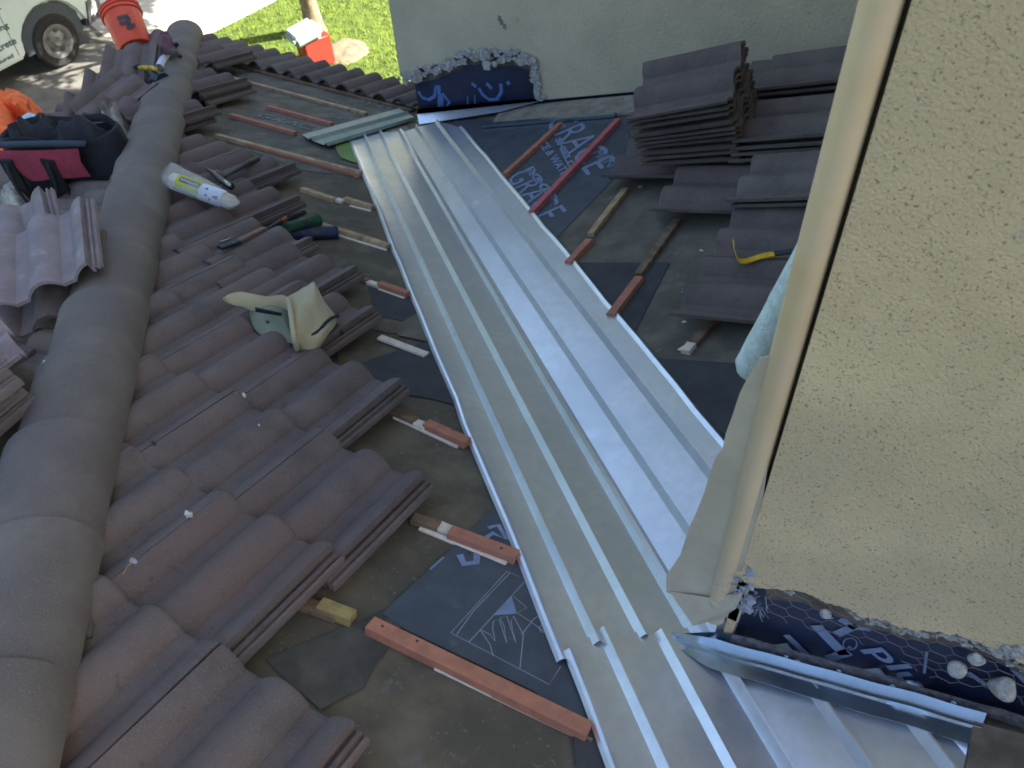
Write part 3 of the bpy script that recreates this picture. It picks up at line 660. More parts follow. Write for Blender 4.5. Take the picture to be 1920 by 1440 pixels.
# ------------------------------------------------------------------ tiles
TWD, PIT_, TL, TH = .326, .163, .42, .013
HB = .040
def barrel(u):
    d = abs(((u+PIT_/2) % PIT_)-PIT_/2)
    if d > .060: return 0.
    return HB*math.cos(math.pi/2*d/.060)**.8
us = [.0035]
for c in (0, 1, 2):
    for d in (-.060, -.052, -.038, -.02, 0, .02, .038, .052, .060):
        u = c*PIT_+d
        if .004 < u <= TWD: us.append(u)
us = sorted(set(round(u, 4) for u in us))
prof_t = [(u, barrel(u)) for u in us]+[(TWD+.001, HB-.012), (TWD+.002, HB-.033), (TWD+.011, HB-.036), (TWD+.013, HB-.021), (TWD+.019, HB-.021), (TWD+.021, HB-.032), (TWD+.027, HB-.033), (TWD+.029, HB-.025), (TWD+.034, HB-.028), (TWD+.036, HB-.036)]
def tile_data():
    ys = [0, .02, TL-.014, TL-.004, TL]; dz = [0, 0, 0, -.0015, -.005]
    n = len(prof_t); v = []; f = []
    for y, d in zip(ys, dz): v += [V((u, y, TH+z+d)) for u, z in prof_t]
    m = len(ys)*n
    for y in (0, TL): v += [V((u, y-(0.001 if y else 0), max(z-.001, 0) if z < .004 else z)) for u, z in prof_t]
    for j in range(len(ys)-1): f += [[j*n+i, j*n+i+1, (j+1)*n+i+1, (j+1)*n+i] for i in range(n-1)]
    f += [[m+i, m+n+i, m+n+i+1, m+i+1] for i in range(n-1)]
    L = len(ys)-1
    f += [[i, m+i, m+i+1, i+1] for i in range(n-1)]                      # head end
    f += [[L*n+i, L*n+i+1, m+n+i+1, m+n+i] for i in range(n-1)]          # tail end
    f += [[m, 0]+[j*n for j in range(1, L+1)]+[m+n]]
    f += [[n-1, m+n-1, m+2*n-1]+[j*n+n-1 for j in range(L, 0, -1)]]
    return v, f
TV, TF = tile_data()
def mkmesh(name, v, f, m, auto=50):
    me = bpy.data.meshes.new(name); me.from_pydata([tuple(x) for x in v], [], f); me.materials.append(m)
    bm = bmesh.new(); bm.from_mesh(me); bmesh.ops.recalc_face_normals(bm, faces=bm.faces); bm.to_mesh(me); bm.free()
    me.shade_smooth(); me.set_sharp_from_angle(angle=math.radians(auto)); return me
ME_T = mkmesh('roof_tile', TV, TF, M['tile']); ME_TP = mkmesh('roof_tile_pale', TV, TF, M['tile_pale'])
def put_tile(Mx, parent=None, me=None, cuts=None):
    me = me or ME_T
    if cuts:     # cut the tile by world planes (point, normal to keep)
        bm = bmesh.new(); bm.from_mesh(me); bmesh.ops.transform(bm, matrix=Mx, verts=bm.verts)
        for p, n in cuts:
            r = bmesh.ops.bisect_plane(bm, geom=bm.verts[:]+bm.edges[:]+bm.faces[:], plane_co=p, plane_no=n, clear_inner=True)
            e = [x for x in r['geom_cut'] if isinstance(x, bmesh.types.BMEdge)]
            if e:
                try: bmesh.ops.edgeloop_fill(bm, edges=e)
                except Exception: pass
        if len(bm.verts) < 12: bm.free(); return None
        m2 = bpy.data.meshes.new('roof_tile'); bm.to_mesh(m2); bm.free(); m2.materials.clear(); m2.materials.append(me.materials[0])
        m2.shade_smooth(); m2.set_sharp_from_angle(angle=math.radians(50))
        o = bpy.data.objects.new('roof_tile', m2); COL.objects.link(o)
        if parent: setp(o, parent)
        return o
    o = bpy.data.objects.new('roof_tile', me); COL.objects.link(o)
    if parent: setp(o, parent)
    o.matrix_basis = Mx; return o
TILT = .024/.355
def frameA(x, y, h, yaw=0, tilt=TILT):
    ex, ey, n = V((1, 0, 0)), V((0, CP, -SP)), NA
    Mx = frame((x, y, -T*y+h), ex, ey, n); return Mx @ Matrix.Rotation(tilt, 4, 'X') @ Matrix.Rotation(yaw, 4, 'Z')
def frameB(x, y, h, yaw=0, tilt=TILT, off=0):
    ex, ey, n = V((0, 1, 0)), V((-CP, 0, -SP)), NB
    Mx = frame((x, y, T*(x+off)+h), ex, ey, n); return Mx @ Matrix.Rotation(tilt, 4, 'X') @ Matrix.Rotation(yaw, 4, 'Z')
HIPN = V((1, 1, 0)).normalized(); HIPP = V((-W2, 0, 0))
H0 = .026
coursesA = {-8: 3.45, -7: 3.12, -6: 2.80, -5: 2.46, -4: 2.12, -3: 1.83, -2: 1.475, -1: 1.145, 0: 1.165, 1: .85, 2: .49, 3: -.085, 4: -.45, 5: -.775, 6: -1.70, 8: -2.05, 9: -2.72, 11: -1.0}
for k, xr in coursesA.items():
    y = YB0+k*SPC; j = 0
    while True:
        x0 = xr-TWD*(j+1); j += 1
        lim = -W2-(y+.4)
        if x0+TWD+.03 < lim: break
        yw = jit(.006); cuts = None
        if x0 < -W2-y+.02: cuts = [(HIPP+V((.02, 0, 0)), HIPN)]
        if k == 11 and j == 1: cuts = None
        put_tile(frameA(x0, y, H0+jit(.001), yw, TILT+jit(.004)), house, cuts=cuts)
put_tile(frameA(-.09, YB0+3*SPC-.11, H0+.004, .0), house)
# second layer of eave-side tiles stacked on the slope near the hip
coursesB = {3: .05, 4: -.24, 5: -.89, 6: -.89}
for k, yn in coursesB.items():
    x = XB0+k*SPC; y = yn
    while y < YFAR-.1:
        cuts = None
        if k >= 5: cuts = [(V((XW-.004, 0, 0)), V((-1, 0, 0)))]
        if y+TWD > YFAR-.02: cuts = (cuts or [])+[(V((0, YFAR-.004, 0)), V((0, -1, 0)))]
        put_tile(frameB(x, y, H0+jit(.001), jit(.006)), house, cuts=cuts); y += TWD
# left slope tiles
for k in range(0, 13):
    x = XE+.40+k*SPC; yhip = -W2-x
    y = yhip+.40-TWD+(k*37 % 5)*.03
    for j in range(5 if k > 2 else 7):
        y0 = y-j*TWD
        if -.2 < x-.2 < .42 and j >= 1 and y0 < -2.45: continue
        cuts = [(HIPP-V((.02, 0, 0)), -HIPN)] if y0+TWD+.05 > -W2-(x)-.02 else None
        put_tile(frameB(x, y0, H0+jit(.001), jit(.006), off=W2), house, cuts=cuts)

# ------------------------------------------------------------------ hip caps
def cap_mesh():
    n = 16; L = .43; v = []; f = []
    secs = [(0, .125, .106), (.02, .125, .107), (.2, .129, .110), (L-.010, .1355, .1155), (L-.002, .135, .115), (L, .131, .111)]
    for y, a, b in secs: v += [V((a*math.cos(math.pi-math.pi*i/n), y, b*math.sin(math.pi*i/n)**.9)) for i in range(n+1)]
    m = len(v)
    for y, a, b in ((0, .103, .086), (L, .120, .101)): v += [V((a*math.cos(math.pi-math.pi*i/n), y, b*math.sin(math.pi*i/n)**.9)) for i in range(n+1)]
    k = n+1
    for j in range(len(secs)-1): f += [[j*k+i, j*k+i+1, (j+1)*k+i+1, (j+1)*k+i] for i in range(n)]
    f += [[m+i, m+k+i, m+k+i+1, m+i+1] for i in range(n)]
    e = (len(secs)-1)*k
    f += [[i, m+i, m+i+1, i+1] for i in range(n)]+[[e+i, e+i+1, m+k+i+1, m+k+i] for i in range(n)]
    f += [[m, 0]+[j*k for j in range(1, len(secs))]+[m+k], [n, m+n, m+k+n]+[j*k+n for j in range(len(secs)-1, 0, -1)]]
    return v, f
cv, cf = cap_mesh(); ME_C = mkmesh('hip_cap', cv, cf, M['cap'])
hdir = V((-1, 1, -T)).normalized(); hx = hdir.cross(V((0, 0, 1))).normalized(); hz = hx.cross(hdir)
al = -4.15; endA = (YE+W2+YE)/math.sqrt(2)
caps = []
while al < endA+.12:
    # along value is the tail position
    a0 = al-.415; px_, py_ = -W2/2-a0/math.sqrt(2), -W2/2+a0/math.sqrt(2)
    Mx = frame((px_, py_, -T*py_+.055), hx, hdir, hz) @ Matrix.Rotation(.030, 4, 'X') @ Matrix.Rotation(jit(.012), 4, 'Z')
    o = bpy.data.objects.new('hip_cap', ME_C); COL.objects.link(o); setp(o, house); o.matrix_basis = Mx @ Matrix.Translation((jit(.004)+.012, 0, 0)) @ Matrix.Diagonal((1.06, 1, 1.06, 1)); caps.append(o)
    al += .375
# mortar chip stuck along the cap edge
p = [A(158, 1100, .1), A(176, 1100, .1), A(172, 1195, .07), A(160, 1195, .07)]
bevel(recalc(MB().prism([q-V((0, 0, .02)) for q in p], (0, 0, .025)).build('mortar_strip', M['cap'], house)), .003)

# ------------------------------------------------------------------ valley metal
def vp(al, d, h, side=None):
    x, y = (-al+d)/math.sqrt(2), (al+d)/math.sqrt(2)
    return V((x, y, (za(x, y) if (d < 0 if side is None else side == 'A') else zb(x, y))+h))
def alongd(P): return (P.y-P.x)/math.sqrt(2), (P.x+P.y)/math.sqrt(2)
def ribbed(lines, h, name, parent, seg=26, ribh=.020, rw=.013, wav=.0020, edgewav=.0075, th=.0014):
    # lines: (kind, (al0,d0), (al1,d1)) far -> near
    cols = []
    for kind, a, b in lines:
        if kind == 'rib': offs = [(-.021 if b[1] < .1 else -.017, 0), (-.003, ribh), (.001, ribh), (.007, 0)]
        elif kind == 'soft': offs = [(-.020, 0), (-.006, ribh*.9), (.006, ribh*.9), (.020, 0)]
        elif kind == 'hemL': offs = [(-.010, -.006), (-.002, .003), (.006, .006), (.013, .002), (.018, .0)]
        elif kind == 'hemR': offs = [(-.016, 0), (-.010, .004), (-.003, .006), (.006, -.004)]
        else: offs = [(0, 0)]
        for o_, hh in offs: cols.append((a, b, o_, hh, kind))
    v = []; n = len(cols)
    for s in range(seg+1):
        t = s/seg
        for (a, b, o_, hh, kind) in cols:
            al = a[0]+(b[0]-a[0])*t; d = a[1]+(b[1]-a[1])*t+o_
            if kind[:3] == 'hem': d += noise.noise(V((al*4, 7.7 if kind[-1] == 'L' else 2.2, 0)))*edgewav
            wv = noise.noise(V((al*2.5, d*6, 3)))*wav
            v.append(vp(al, d, h+hh+wv))
    f = [[s*n+i, s*n+i+1, (s+1)*n+i+1, (s+1)*n+i] for s in range(seg) for i in range(n-1)]
    m = len(v); v += [p-V((0, 0, th)) for p in v]
    f += [[m+q[3], m+q[2], m+q[1], m+q[0]] for q in f]
    rim = [[i, i+1] for i in range(n-1)]+[[seg*n+i+1, seg*n+i] for i in range(n-1)]+[[(s+1)*n, s*n] for s in range(seg)]+[[s*n+n-1, (s+1)*n+n-1] for s in range(seg)]
    f += [[a_, m+a_, m+b_, b_] for a_, b_ in rim]
    o = obj(name, v, f, M['pan'], parent, smooth=True); recalc(o); o.data.set_sharp_from_angle(angle=math.radians(24)); return o
fl = [alongd(A(655, 262, .01)), alongd(A(684, 254, .01)), alongd(A(715, 250, .01)), alongd(A(752, 248, .01)), alongd(B(782, 240, .01)), alongd(B(820, 230, .01)), alongd(B(866, 238, .01))]
nl = [(-2.757, -.322), (-2.735, -.224), (-2.74, -.112), (-2.80, .006), (-2.80, .128), (-2.80, .262), (-2.80, .345)]
kinds = ['hemL', 'rib', 'rib', 'soft', 'rib', 'rib', 'hemR']
vf = ribbed([(k, a, b) for k, a, b in zip(kinds, fl, nl)], .016, 'valley_flashing', None)
tag(vf, 'long ribbed galvanised valley sheet running away between the slopes', 'valley flashing')
ns = [(-2.735, -.300), (-2.70, -.200), (-2.735, -.072), (-2.74, .030), (-2.70, .152), (-2.70, .28), (-2.7, .335)]
ne = [(-3.7, -.325), (-3.7, -.200), (-3.7, -.068), (-3.7, .040), (-3.7, .168), (-3.7, .285), (-3.7, .335)]
vn = ribbed([(k, a, b) for k, a, b in zip(['hemL', 'rib', 'rib', 'rib', 'rib', 'rib', 'hemR'], ns, ne)], .020, 'valley_flashing', None, seg=16)
tag(vn, 'near piece of ribbed valley metal in the bottom right below the wall flashing', 'valley flashing')
# short offcut piece
L0 = [A(566, 252, .03), A(583, 263, .03), A(612, 273, .03)]; L1 = [A(748, 203, .03), A(765, 213, .03), A(783, 222, .03)]
def quadstrip(rows, name, m, thick=.0015, sharp=25):
    n = len(rows[0]); k = len(rows); v = [p for r in rows for p in r]; f = [[j*n+i, j*n+i+1, (j+1)*n+i+1, (j+1)*n+i] for j in range(k-1) for i in range(n-1)]
    mm = len(v); v += [p-V((0, 0, thick)) for p in v]; f += [[mm+q[3], mm+q[2], mm+q[1], mm+q[0]] for q in f]
    rim = [[i, i+1] for i in range(n-1)]+[[(k-1)*n+i+1, (k-1)*n+i] for i in range(n-1)]+[[(j+1)*n, j*n] for j in range(k-1)]+[[j*n+n-1, (j+1)*n+n-1] for j in range(k-1)]
    f += [[a_, mm+a_, mm+b_, b_] for a_, b_ in rim]
    o = obj(name, v, f, m, None, smooth=True); recalc(o); o.data.set_sharp_from_angle(angle=math.radians(sharp)); return o
rows = []
for a, b, hh in ((L0[0], L1[0], -.012), (L0[0], L1[0], 0), (L0[0].lerp(L0[1], .8), L1[0].lerp(L1[1], .8), 0), (L0[1], L1[1], .02), (L0[1].lerp(L0[2], .15), L1[1].lerp(L1[2], .15), 0), (L0[2].lerp(L0[1], .15), L1[2].lerp(L1[1], .15), 0), (L0[2], L1[2], .018), (L0[2]+(L0[2]-L0[1])*.08, L1[2]+(L1[2]-L1[1])*.08, 0.)):
    rows.append([a.lerp(b, s/10)+V((0, 0, hh)) for s in range(11)])
oc = quadstrip(rows, 'valley_flashing', mat('dull_green_grey_sheet', (.30, .37, .32), .5, .4, var=.1, vscale=20)); tag(oc, 'short ribbed metal offcut lying across the far end of the long sheet', 'valley flashing')
gsh = sheet('felt_scrap', A, [(625, 268), (655, 258), (668, 305), (640, 296)], .014, mat('green_paint', (.10, .2, .04), .6), None, rough_edge=.004); tag(gsh, 'small green scrap under the far left corner of the long sheet', 'scrap')
gs2 = sheet('plywood_scrap', A, [(700, 262), (735, 236), (778, 226), (800, 235), (740, 262)], .012, M['osb'], None); tag(gs2, 'bare board scrap showing at the far end of the long sheet', 'scrap')

# wall flashing at the near wall (part of the house)
rows = [[], [], [], [], [], [], [], []]
for s in range(31):
    t = s/30; x = 1.905+t*.600; k = min(1, t/.16)
    zt = .778+.318*(x-2.048)
    b0 = T*x
    dents = noise.noise(V((x*9, 0, 0)))*.004
    rows[0].append(V((x, YW-.004-.02*(1-k), zt if k >= 1 else b0+.03+(zt-b0-.03)*max(.1, k))))
    rows[1].append(V((x, YW-.006-.02*(1-k), (zt-.030) if k >= 1 else b0+.03+(zt-.03-b0-.03)*max(.1, k)*.8)))
    rows[2].append(V((x, YW-.020-.012*(1-k)+dents, b0+.056+.01*k*0)))
    rows[3].append(V((x, YW-.036+dents, b0+.044)))
    rows[4].append(V((x, YW-.046+dents, b0+.046)))
    rows[5].append(V((x, YW-.050, b0+.040)))
    rows[6].append(V((x, YW-.064+.012*(1-k)+dents, b0+.0415)))
    rows[7].append(V((x, YW-.084+.03*(1-k)+dents, b0+.043+.006*(1-k))))
fl_o = quadstrip(rows, 'wall_flashing', M['flash'], sharp=50); setp(fl_o, house); fl_o['label'] = 'shiny galvanised flashing under the torn near wall'
v = []
for s in range(31):
    x = 2.03+s/30*.62; zt = .792+.318*(x-2.048); e = .006*noise.noise(V((x*20, 0, 0)))
    v += [V((x, YW-.0065, zt+e)), V((x, YW-.0095, zt-.040+e))]
obj('wall_flashing', v, [[2*i, 2*i+1, 2*i+3, 2*i+2] for i in range(30)], M['rustflash'], house, smooth=True)['label'] = 'dull rusty upper band of the near flashing'
nl_ = MB()
for (x, y) in ((1474, 1231), (1573, 1258), (1674, 1286), (1788, 1317)):
    P = Yp(x, y, YW-.010); nl_.tube([P, P+V((0, -.003, 0))], .0048, 10)
nl_.build('nail_head', M['ltblue'], house)
o = sheet('brown_board', B, [(1826, 1352), (1990, 1395), (2100, 1560), (1800, 1500)], .045, M['brownboard'], house, thick=.012); o['label'] = 'brown board at the bottom right corner below the flashing'
# far wall base: flashing, trim board
P = [Yp(782, 214, YFAR-.004), Yp(1010, 190, YFAR-.004), Yp(1010, 184, YFAR-.004), Yp(782, 204, YFAR-.004)]
rows = [[P[3].lerp(P[2], s/10) for s in range(11)], [P[0].lerp(P[1], s/10) for s in range(11)], [B(786, 233, .02).lerp(B(935, 210, .03), s/10) for s in range(11)]]
o = quadstrip(rows, 'wall_flashing', M['pan'], sharp=40); setp(o, house); o['label'] = 'bent flashing at the foot of the far wall'
o = sheet('trim_board', B, [(940, 203), (1062, 189), (1500, 150), (1500, 175), (1140, 215), (1010, 227), (922, 232)], .018, M['osb'], house, thick=.014); o['label'] = 'dusty board along the foot of the far wall'
o = MB().beam(B(905, 238, .012), B(1155, 217, .012), .03, .016, NB).build('metal_edge', M['flash'], house); o['label'] = 'pale metal strip along the dusty board'
lump_b = MB()
for k in range(14): lump(lump_b, Yp(1372+jit(12), 1110+jit(30), YW-.015), random.uniform(.004, .008), k)

# ------------------------------------------------------------------ downspout and tan sheet
dsx = .5*(1.955+2.005); r_ = .0230
dp = MB(); cx, cy = 1.981, YW+.012
n = 20
secs = []
for z in (.858, .862, 1.2, 2.2, 3.4, 5.7):
    secs.append([V((cx+r_*math.cos(a)*(1.0), cy+r_*.9*math.sin(a), z)) for a in [2*math.pi*k/n for k in range(n)]])
v = [p for s in secs for p in s]; f = [[j*n+i, j*n+(i+1) % n, (j+1)*n+(i+1) % n, (j+1)*n+i] for j in range(5) for i in range(n)]+[list(range(n))[::-1]]
ds = obj('downspout', v, f, M['pipe'], house, smooth=True); ds['label'] = 'tall tan downspout at the corner of the near wall'
sk = MB(); sk.tube([(cx, cy, .80), (cx, cy, .885)], [r_*1.12, r_*1.12], 20); sko = sk.build('collar', M['tansheet'], ds, smooth=True, auto=40)
ol = [(1398, 715), (1388, 735), (1375, 775), (1362, 810), (1356, 838), (1342, 858), (1332, 885), (1322, 920), (1308, 955), (1294, 985), (1284, 1015), (1276, 1040), (1262, 1060), (1250, 1078), (1250, 1108), (1290, 1128), (1330, 1142), (1385, 1165), (1410, 1090), (1436, 900), (1470, 660), (1425, 670)]
P = [Yp(x, y, YW+.004) for x, y in ol]
pl = MB().prism(P, (0, -.003, 0)); ts = pl.build('corner_sheet', M['tansheet'], house); recalc(ts); ts['label'] = 'bent tan sheet metal with torn edge left of the downspout'
P = [Yp(1256, 1108, YW+.001), Yp(1300, 1172, YW-.022), Yp(1350, 1160, YW-.024), Yp(1380, 1140, YW-.01), Yp(1395, 1110, YW-.002), Yp(1330, 1120, YW-.004)]
pl = MB().prism(P, (0, -.002, 0)).build('corner_sheet', M['tansheet'], house); recalc(pl); pl['label'] = 'folded tan foot of the corner sheet'

MB().prism([(1.988, YW+.021, .80), (XW, YW+.021, .80), (XW, YW+.021, 5.7), (1.988, YW+.021, 5.7)], (0, .03, 0)).build('gap_shade_strip', M['gapshade'], house)  # dark strip painting the shade in the gap beside the downspout
# white fleece sleeve behind the downspout
a, b = Yp(1411, 686, YW+.10), Yp(1532, 470, YW+.10)
ax = (b-a).normalized()
rr = .030; fz = MB(); NPT = 22
pts = [a-ax*.022, a-ax*.014, a, a.lerp(b, .02)]+[a.lerp(b, t/10) for t in range(1, 11)]
fz.tube(pts, [rr*.35, rr*.78, rr, rr*1.02]+[rr]*10, NPT)
fo = fz.build('fleece_roller_sleeve', M['fleece'], None, smooth=True)
for v_ in fo.data.vertices: v_.co += noise.noise_vector(v_.co*120)*.0016
tag(fo, 'white fleece roller sleeve wedged behind the tan downspout', 'roller sleeve')

# ------------------------------------------------------------------ loose tiles
def loose(Mx, label, group, pale=False, cat='roof tile'):
    o = put_tile(Mx, None, ME_TP if pale else ME_T); o.name = 'loose_roof_tile'; return tag(o, label, cat, group)
# tall stack against the far wall
Rm = Matrix(((-0.152, -0.956, -0.251), (0.964, -0.088, -0.249), (0.216, -0.279, 0.936))); O1 = V((1.382, .081, .640))
ordn = ['bottom', 'second', 'third', 'fourth', 'fifth', 'sixth', 'seventh', 'eighth', 'ninth', 'topmost']
for i in range(10):
    z = -.07+i*.0275
    Mx = Matrix.Translation(O1) @ Rm.to_4x4() @ Matrix.Translation((jit(.012), jit(.02), z)) @ Matrix.Translation((0, TL, 0)) @ Matrix.Rotation(-.010*i, 4, 'X') @ Matrix.Translation((0, -TL, 0)) @ Matrix.Rotation(.006*i, 4, 'Y').inverted() @ Matrix.Rotation(jit(.02), 4, 'Z') @ Matrix.Translation((-.01, 0, 0))
    lab = 'topmost tile of the tall stack leaning by the far wall' if i == 9 else 'bottom tile of the tall stack leaning by the far wall' if i == 0 else ordn[i]+' tile from the bottom of the tall stack by the far wall'
    loose(Mx, lab, 'tiles of the tall stack by the far wall')
# stacks on the right slope
def stackB(xt, yn, n, labs, group, h=.075, yaw=0, dh=.028):
    for i in range(n):
        loose(frameB(xt+.396+jit(.008), yn+jit(.008), h+i*dh, yaw+jit(.015), .01), labs[i], group)
stackB(1.365, .07, 4, ['lowest tile of the low pile left of the downspout top', 'second tile up in the low pile left of the downspout', 'third tile up in the low pile left of the downspout', 'top tile of the low pile right of the tall stack'], 'low tile pile left of the downspout')
stackB(1.475, -.27, 2, ['lower tile of the pair just above the yellow pry bar', 'upper tile of the pair just above the yellow pry bar'], 'pair of tiles above the pry bar')
stackB(1.30, .50, 4, ['lowest tile in the pile behind the tall stack', 'second tile up in the pile behind the tall stack', 'third tile up in the pile behind the tall stack', 'top tile of the pile in the corner of the two walls'], 'tile pile in the wall corner', h=.08, dh=.030)
# loose tiles over the hip on the left slope
def Mz(P, yaw, pitch=0, roll=0): return Matrix.Translation(P) @ Matrix.Rotation(math.radians(yaw), 4, 'Z') @ Matrix.Rotation(math.radians(pitch), 4, 'X') @ Matrix.Rotation(math.radians(roll), 4, 'Y')
X1, Y1, Z1 = V((.618, .766, .176)), V((-.777, .63, -.016)), V((-.123, -.127, .984))
L1 = frame((-.437, -1.954, .745), X1, Y1, Z1)
loose(L1, 'pale dusty tile with two barrels lying across the hip side, butt toward viewer', 'tiles lying loose over the hip', True)
loose(L1 @ Matrix.Translation((-.13, .24, -.04)) @ Matrix.Rotation(math.radians(6), 4, 'Z'), 'pale tile tucked behind the dusty two barrel tile at the left edge', 'tiles lying loose over the hip', True)
loose(L1 @ Matrix.Translation((-.05, -.03, -.095)) @ Matrix.Rotation(math.radians(-4), 4, 'Z'), 'dark tile directly beneath the pale dusty tile beside the caps', 'tiles lying loose over the hip')
P3 = C_(62, 688, .17); P3b = C_(18, 610, .21); x3 = (P3b-P3).normalized(); z3 = V((-.1, -.2, .97)); y3 = z3.cross(x3).normalized(); z3 = x3.cross(y3)
loose(frame(P3, x3, y3, z3), 'pale tile at the left edge with its corner raised above a stack', 'tiles lying loose over the hip', True)
P4 = C_(58, 790, .12)
for i in range(4):
    loose(Mz(P4+V((-.35+jit(.02), -.36+jit(.03), -.07+i*.033)), -4+jit(3), 3, -16), ['lowest', 'second', 'third', 'top'][i]+' tile of the small stack at the left edge beside the near caps', 'small tile stack at the left edge')
# pile near the eave on the left
pile = [((188, 158), .26, 40, 'two barrel tile with dark curved end in front of the orange bucket', False),
        ((246, 116), .12, 38, 'tile leaning next to the bucket base with a curved dark end', False),
        ((152, 205), .20, 42, 'tile with wavy butt end just above the tool bag pile', False),
        ((118, 250), .13, 44, 'flat lying tile right behind the black tool bag', False)]
for (p, h, yw, lab, pale) in pile:
    loose(Mz(C_(*p, h), yw, 2, 6), lab, 'tile heap near the bucket', pale)
for i in range(3):
    loose(Mz(C_(203, 232, .08+i*.035)+V((-.33, 0, 0)), 2+jit(2), 4, 8), ['lower', 'middle', 'upper'][i]+' tile of the side-on trio between the bag and the caps', 'tile heap near the bucket')
loose(Mz(C_(210, 262, .12)+V((-.15, -.1, 0)), 30, 2, 10), 'tile with its end raised between the bag and the hip caps', 'tile heap near the bucket')
# doubled tiles on middle slope by the hip (raised pile ends)
for (x, y, h, lab) in ((-2.40, .784-.396, .075, 'loose tile doubled over the course beside the hip, third from the eave'), (-2.95, 1.40-.396, .07, 'loose tile overlapping the eave row beside the hip'), (-2.02, .16-.396, .07, 'loose tile shoved up next to the hip above the long tan batten')):
    loose(frameA(x, y, h, jit(.03)), lab, 'loose tiles beside the hip')

# ------------------------------------------------------------------ things on the roof
# --- khaki cap with neck flap
hb = A(540, 610, .09)
hat = thing('sun_hat', 'khaki cap with a neck flap dropped on the tiles, brim pointing left', 'hat', hb)
k = mpx(hb)
def hp(x, y, h): return A(x, y, h)
# crown: open rounded shell seen from its back
crown = pillow('crown', [hp(*q, .085) for q in [(470, 572), (500, 566), (540, 564), (556, 590), (556, 640), (540, 642), (508, 636), (482, 622), (470, 600)]], U_*.6+V((0, 0, .6)), .062, M['khakidark'], hat, fold=.05, sub=3, flat=.8)
# brim: curved crescent plate
bt = [hp(418, 560, .16), hp(428, 552, .165), hp(450, 547, .17), hp(474, 551, .175), hp(505, 556, .175), hp(530, 553, .18), hp(545, 562, .175)]
bb = [hp(418, 562, .15), hp(436, 570, .14), hp(456, 574, .135), hp(476, 582, .13), hp(505, 580, .135), hp(530, 578, .14), hp(545, 585, .14)]
rows = [bt, [(a*.5+b*.5)+V((0, 0, .008)) for a, b in zip(bt, bb)], bb]
def refine(rows, n=4):
    out = []
    for r in rows:
        q = []
        for i in range(len(r)-1):
            p0, p1, p2, p3 = r[max(i-1, 0)], r[i], r[i+1], r[min(i+2, len(r)-1)]
            for j in range(n):
                t = j/n; q.append(.5*((2*p1)+(-p0+p2)*t+(2*p0-5*p1+4*p2-p3)*t*t+(-p0+3*p1-3*p2+p3)*t**3))
        q.append(r[-1]); out.append(q)
    return out
br = quadstrip(refine(rows), 'brim', M['khaki'], thick=.004, sharp=60); setp(br, hat)
# flap: folded cloth with ridges, a grid with height field
cols = [[(541, 556), (560, 545), (585, 530), (590, 530), (598, 545), (608, 565), (628, 590)],
        [(542, 580), (562, 575), (585, 570), (600, 572), (612, 580), (622, 590), (631, 598)],
        [(546, 610), (565, 608), (588, 606), (605, 606), (618, 605), (626, 604), (631, 602)],
        [(550, 640), (568, 640), (590, 638), (605, 632), (616, 622), (624, 614), (630, 606)],
        [(556, 650), (570, 662), (580, 668), (592, 660), (606, 640), (618, 622), (628, 610)]]
hts = [[.155, .17, .205, .215, .165, .13, .10], [.185, .195, .19, .175, .16, .135, .10], [.19, .185, .165, .16, .15, .13, .10], [.155, .14, .14, .14, .13, .12, .098], [.095, .085, .08, .08, .085, .09, .09]]
rows = [[hp(x, y, h) for (x, y), h in zip(r, hr)] for r, hr in zip(cols, hts)]
rows = refine(rows, 4); rows = [list(r) for r in zip(*refine([list(r) for r in zip(*rows)], 4))]
for r in rows:
    for p in r: p += V((0, 0, 1))*noise.noise(p*30)*.006
fp = quadstrip(rows, 'neck_flap', M['khaki'], thick=.003, sharp=75); setp(fp, hat)
bd = MB(); bd.tube(refine([[hp(541, 560, .185), hp(546, 590, .20), hp(549, 615, .195), hp(553, 640, .16), hp(558, 655, .10)]])[0], .009, 8); bd.build('seam_band', M['khaki'], hat, smooth=True)
vs = MB(); ribbon(vs, [hp(478, 581, .165), hp(500, 585, .172), hp(528, 590, .178)], U_, .013, .004); vs.prism([hp(478, 577, .166)+U_*.002, hp(528, 586, .18), hp(527, 593, .175), hp(479, 585, .16)], F_*.006); vs.build('hook_strap', M['black'], hat)
bt_ = MB(); c = hp(502, 604, .155); bt_.tube([c, c-F_*.006], .006, 12); bt_.build('button', M['rubber'], hat)
cd_ = MB(); cd_.tube(refine([[hp(634, 592, .115), hp(622, 596, .15), hp(610, 606, .158), hp(600, 618, .155), hp(588, 627, .15), hp(582, 630, .148)]])[0], .0055, 7); cd_.build('cord', M['black'], hat, smooth=True)
cd_ = MB(); cd_.tube(refine([[hp(628, 608, .09), hp(636, 616, .085), hp(642, 626, .08)]])[0], .006, 7); cd_.build('cord', M['black'], hat, smooth=True)

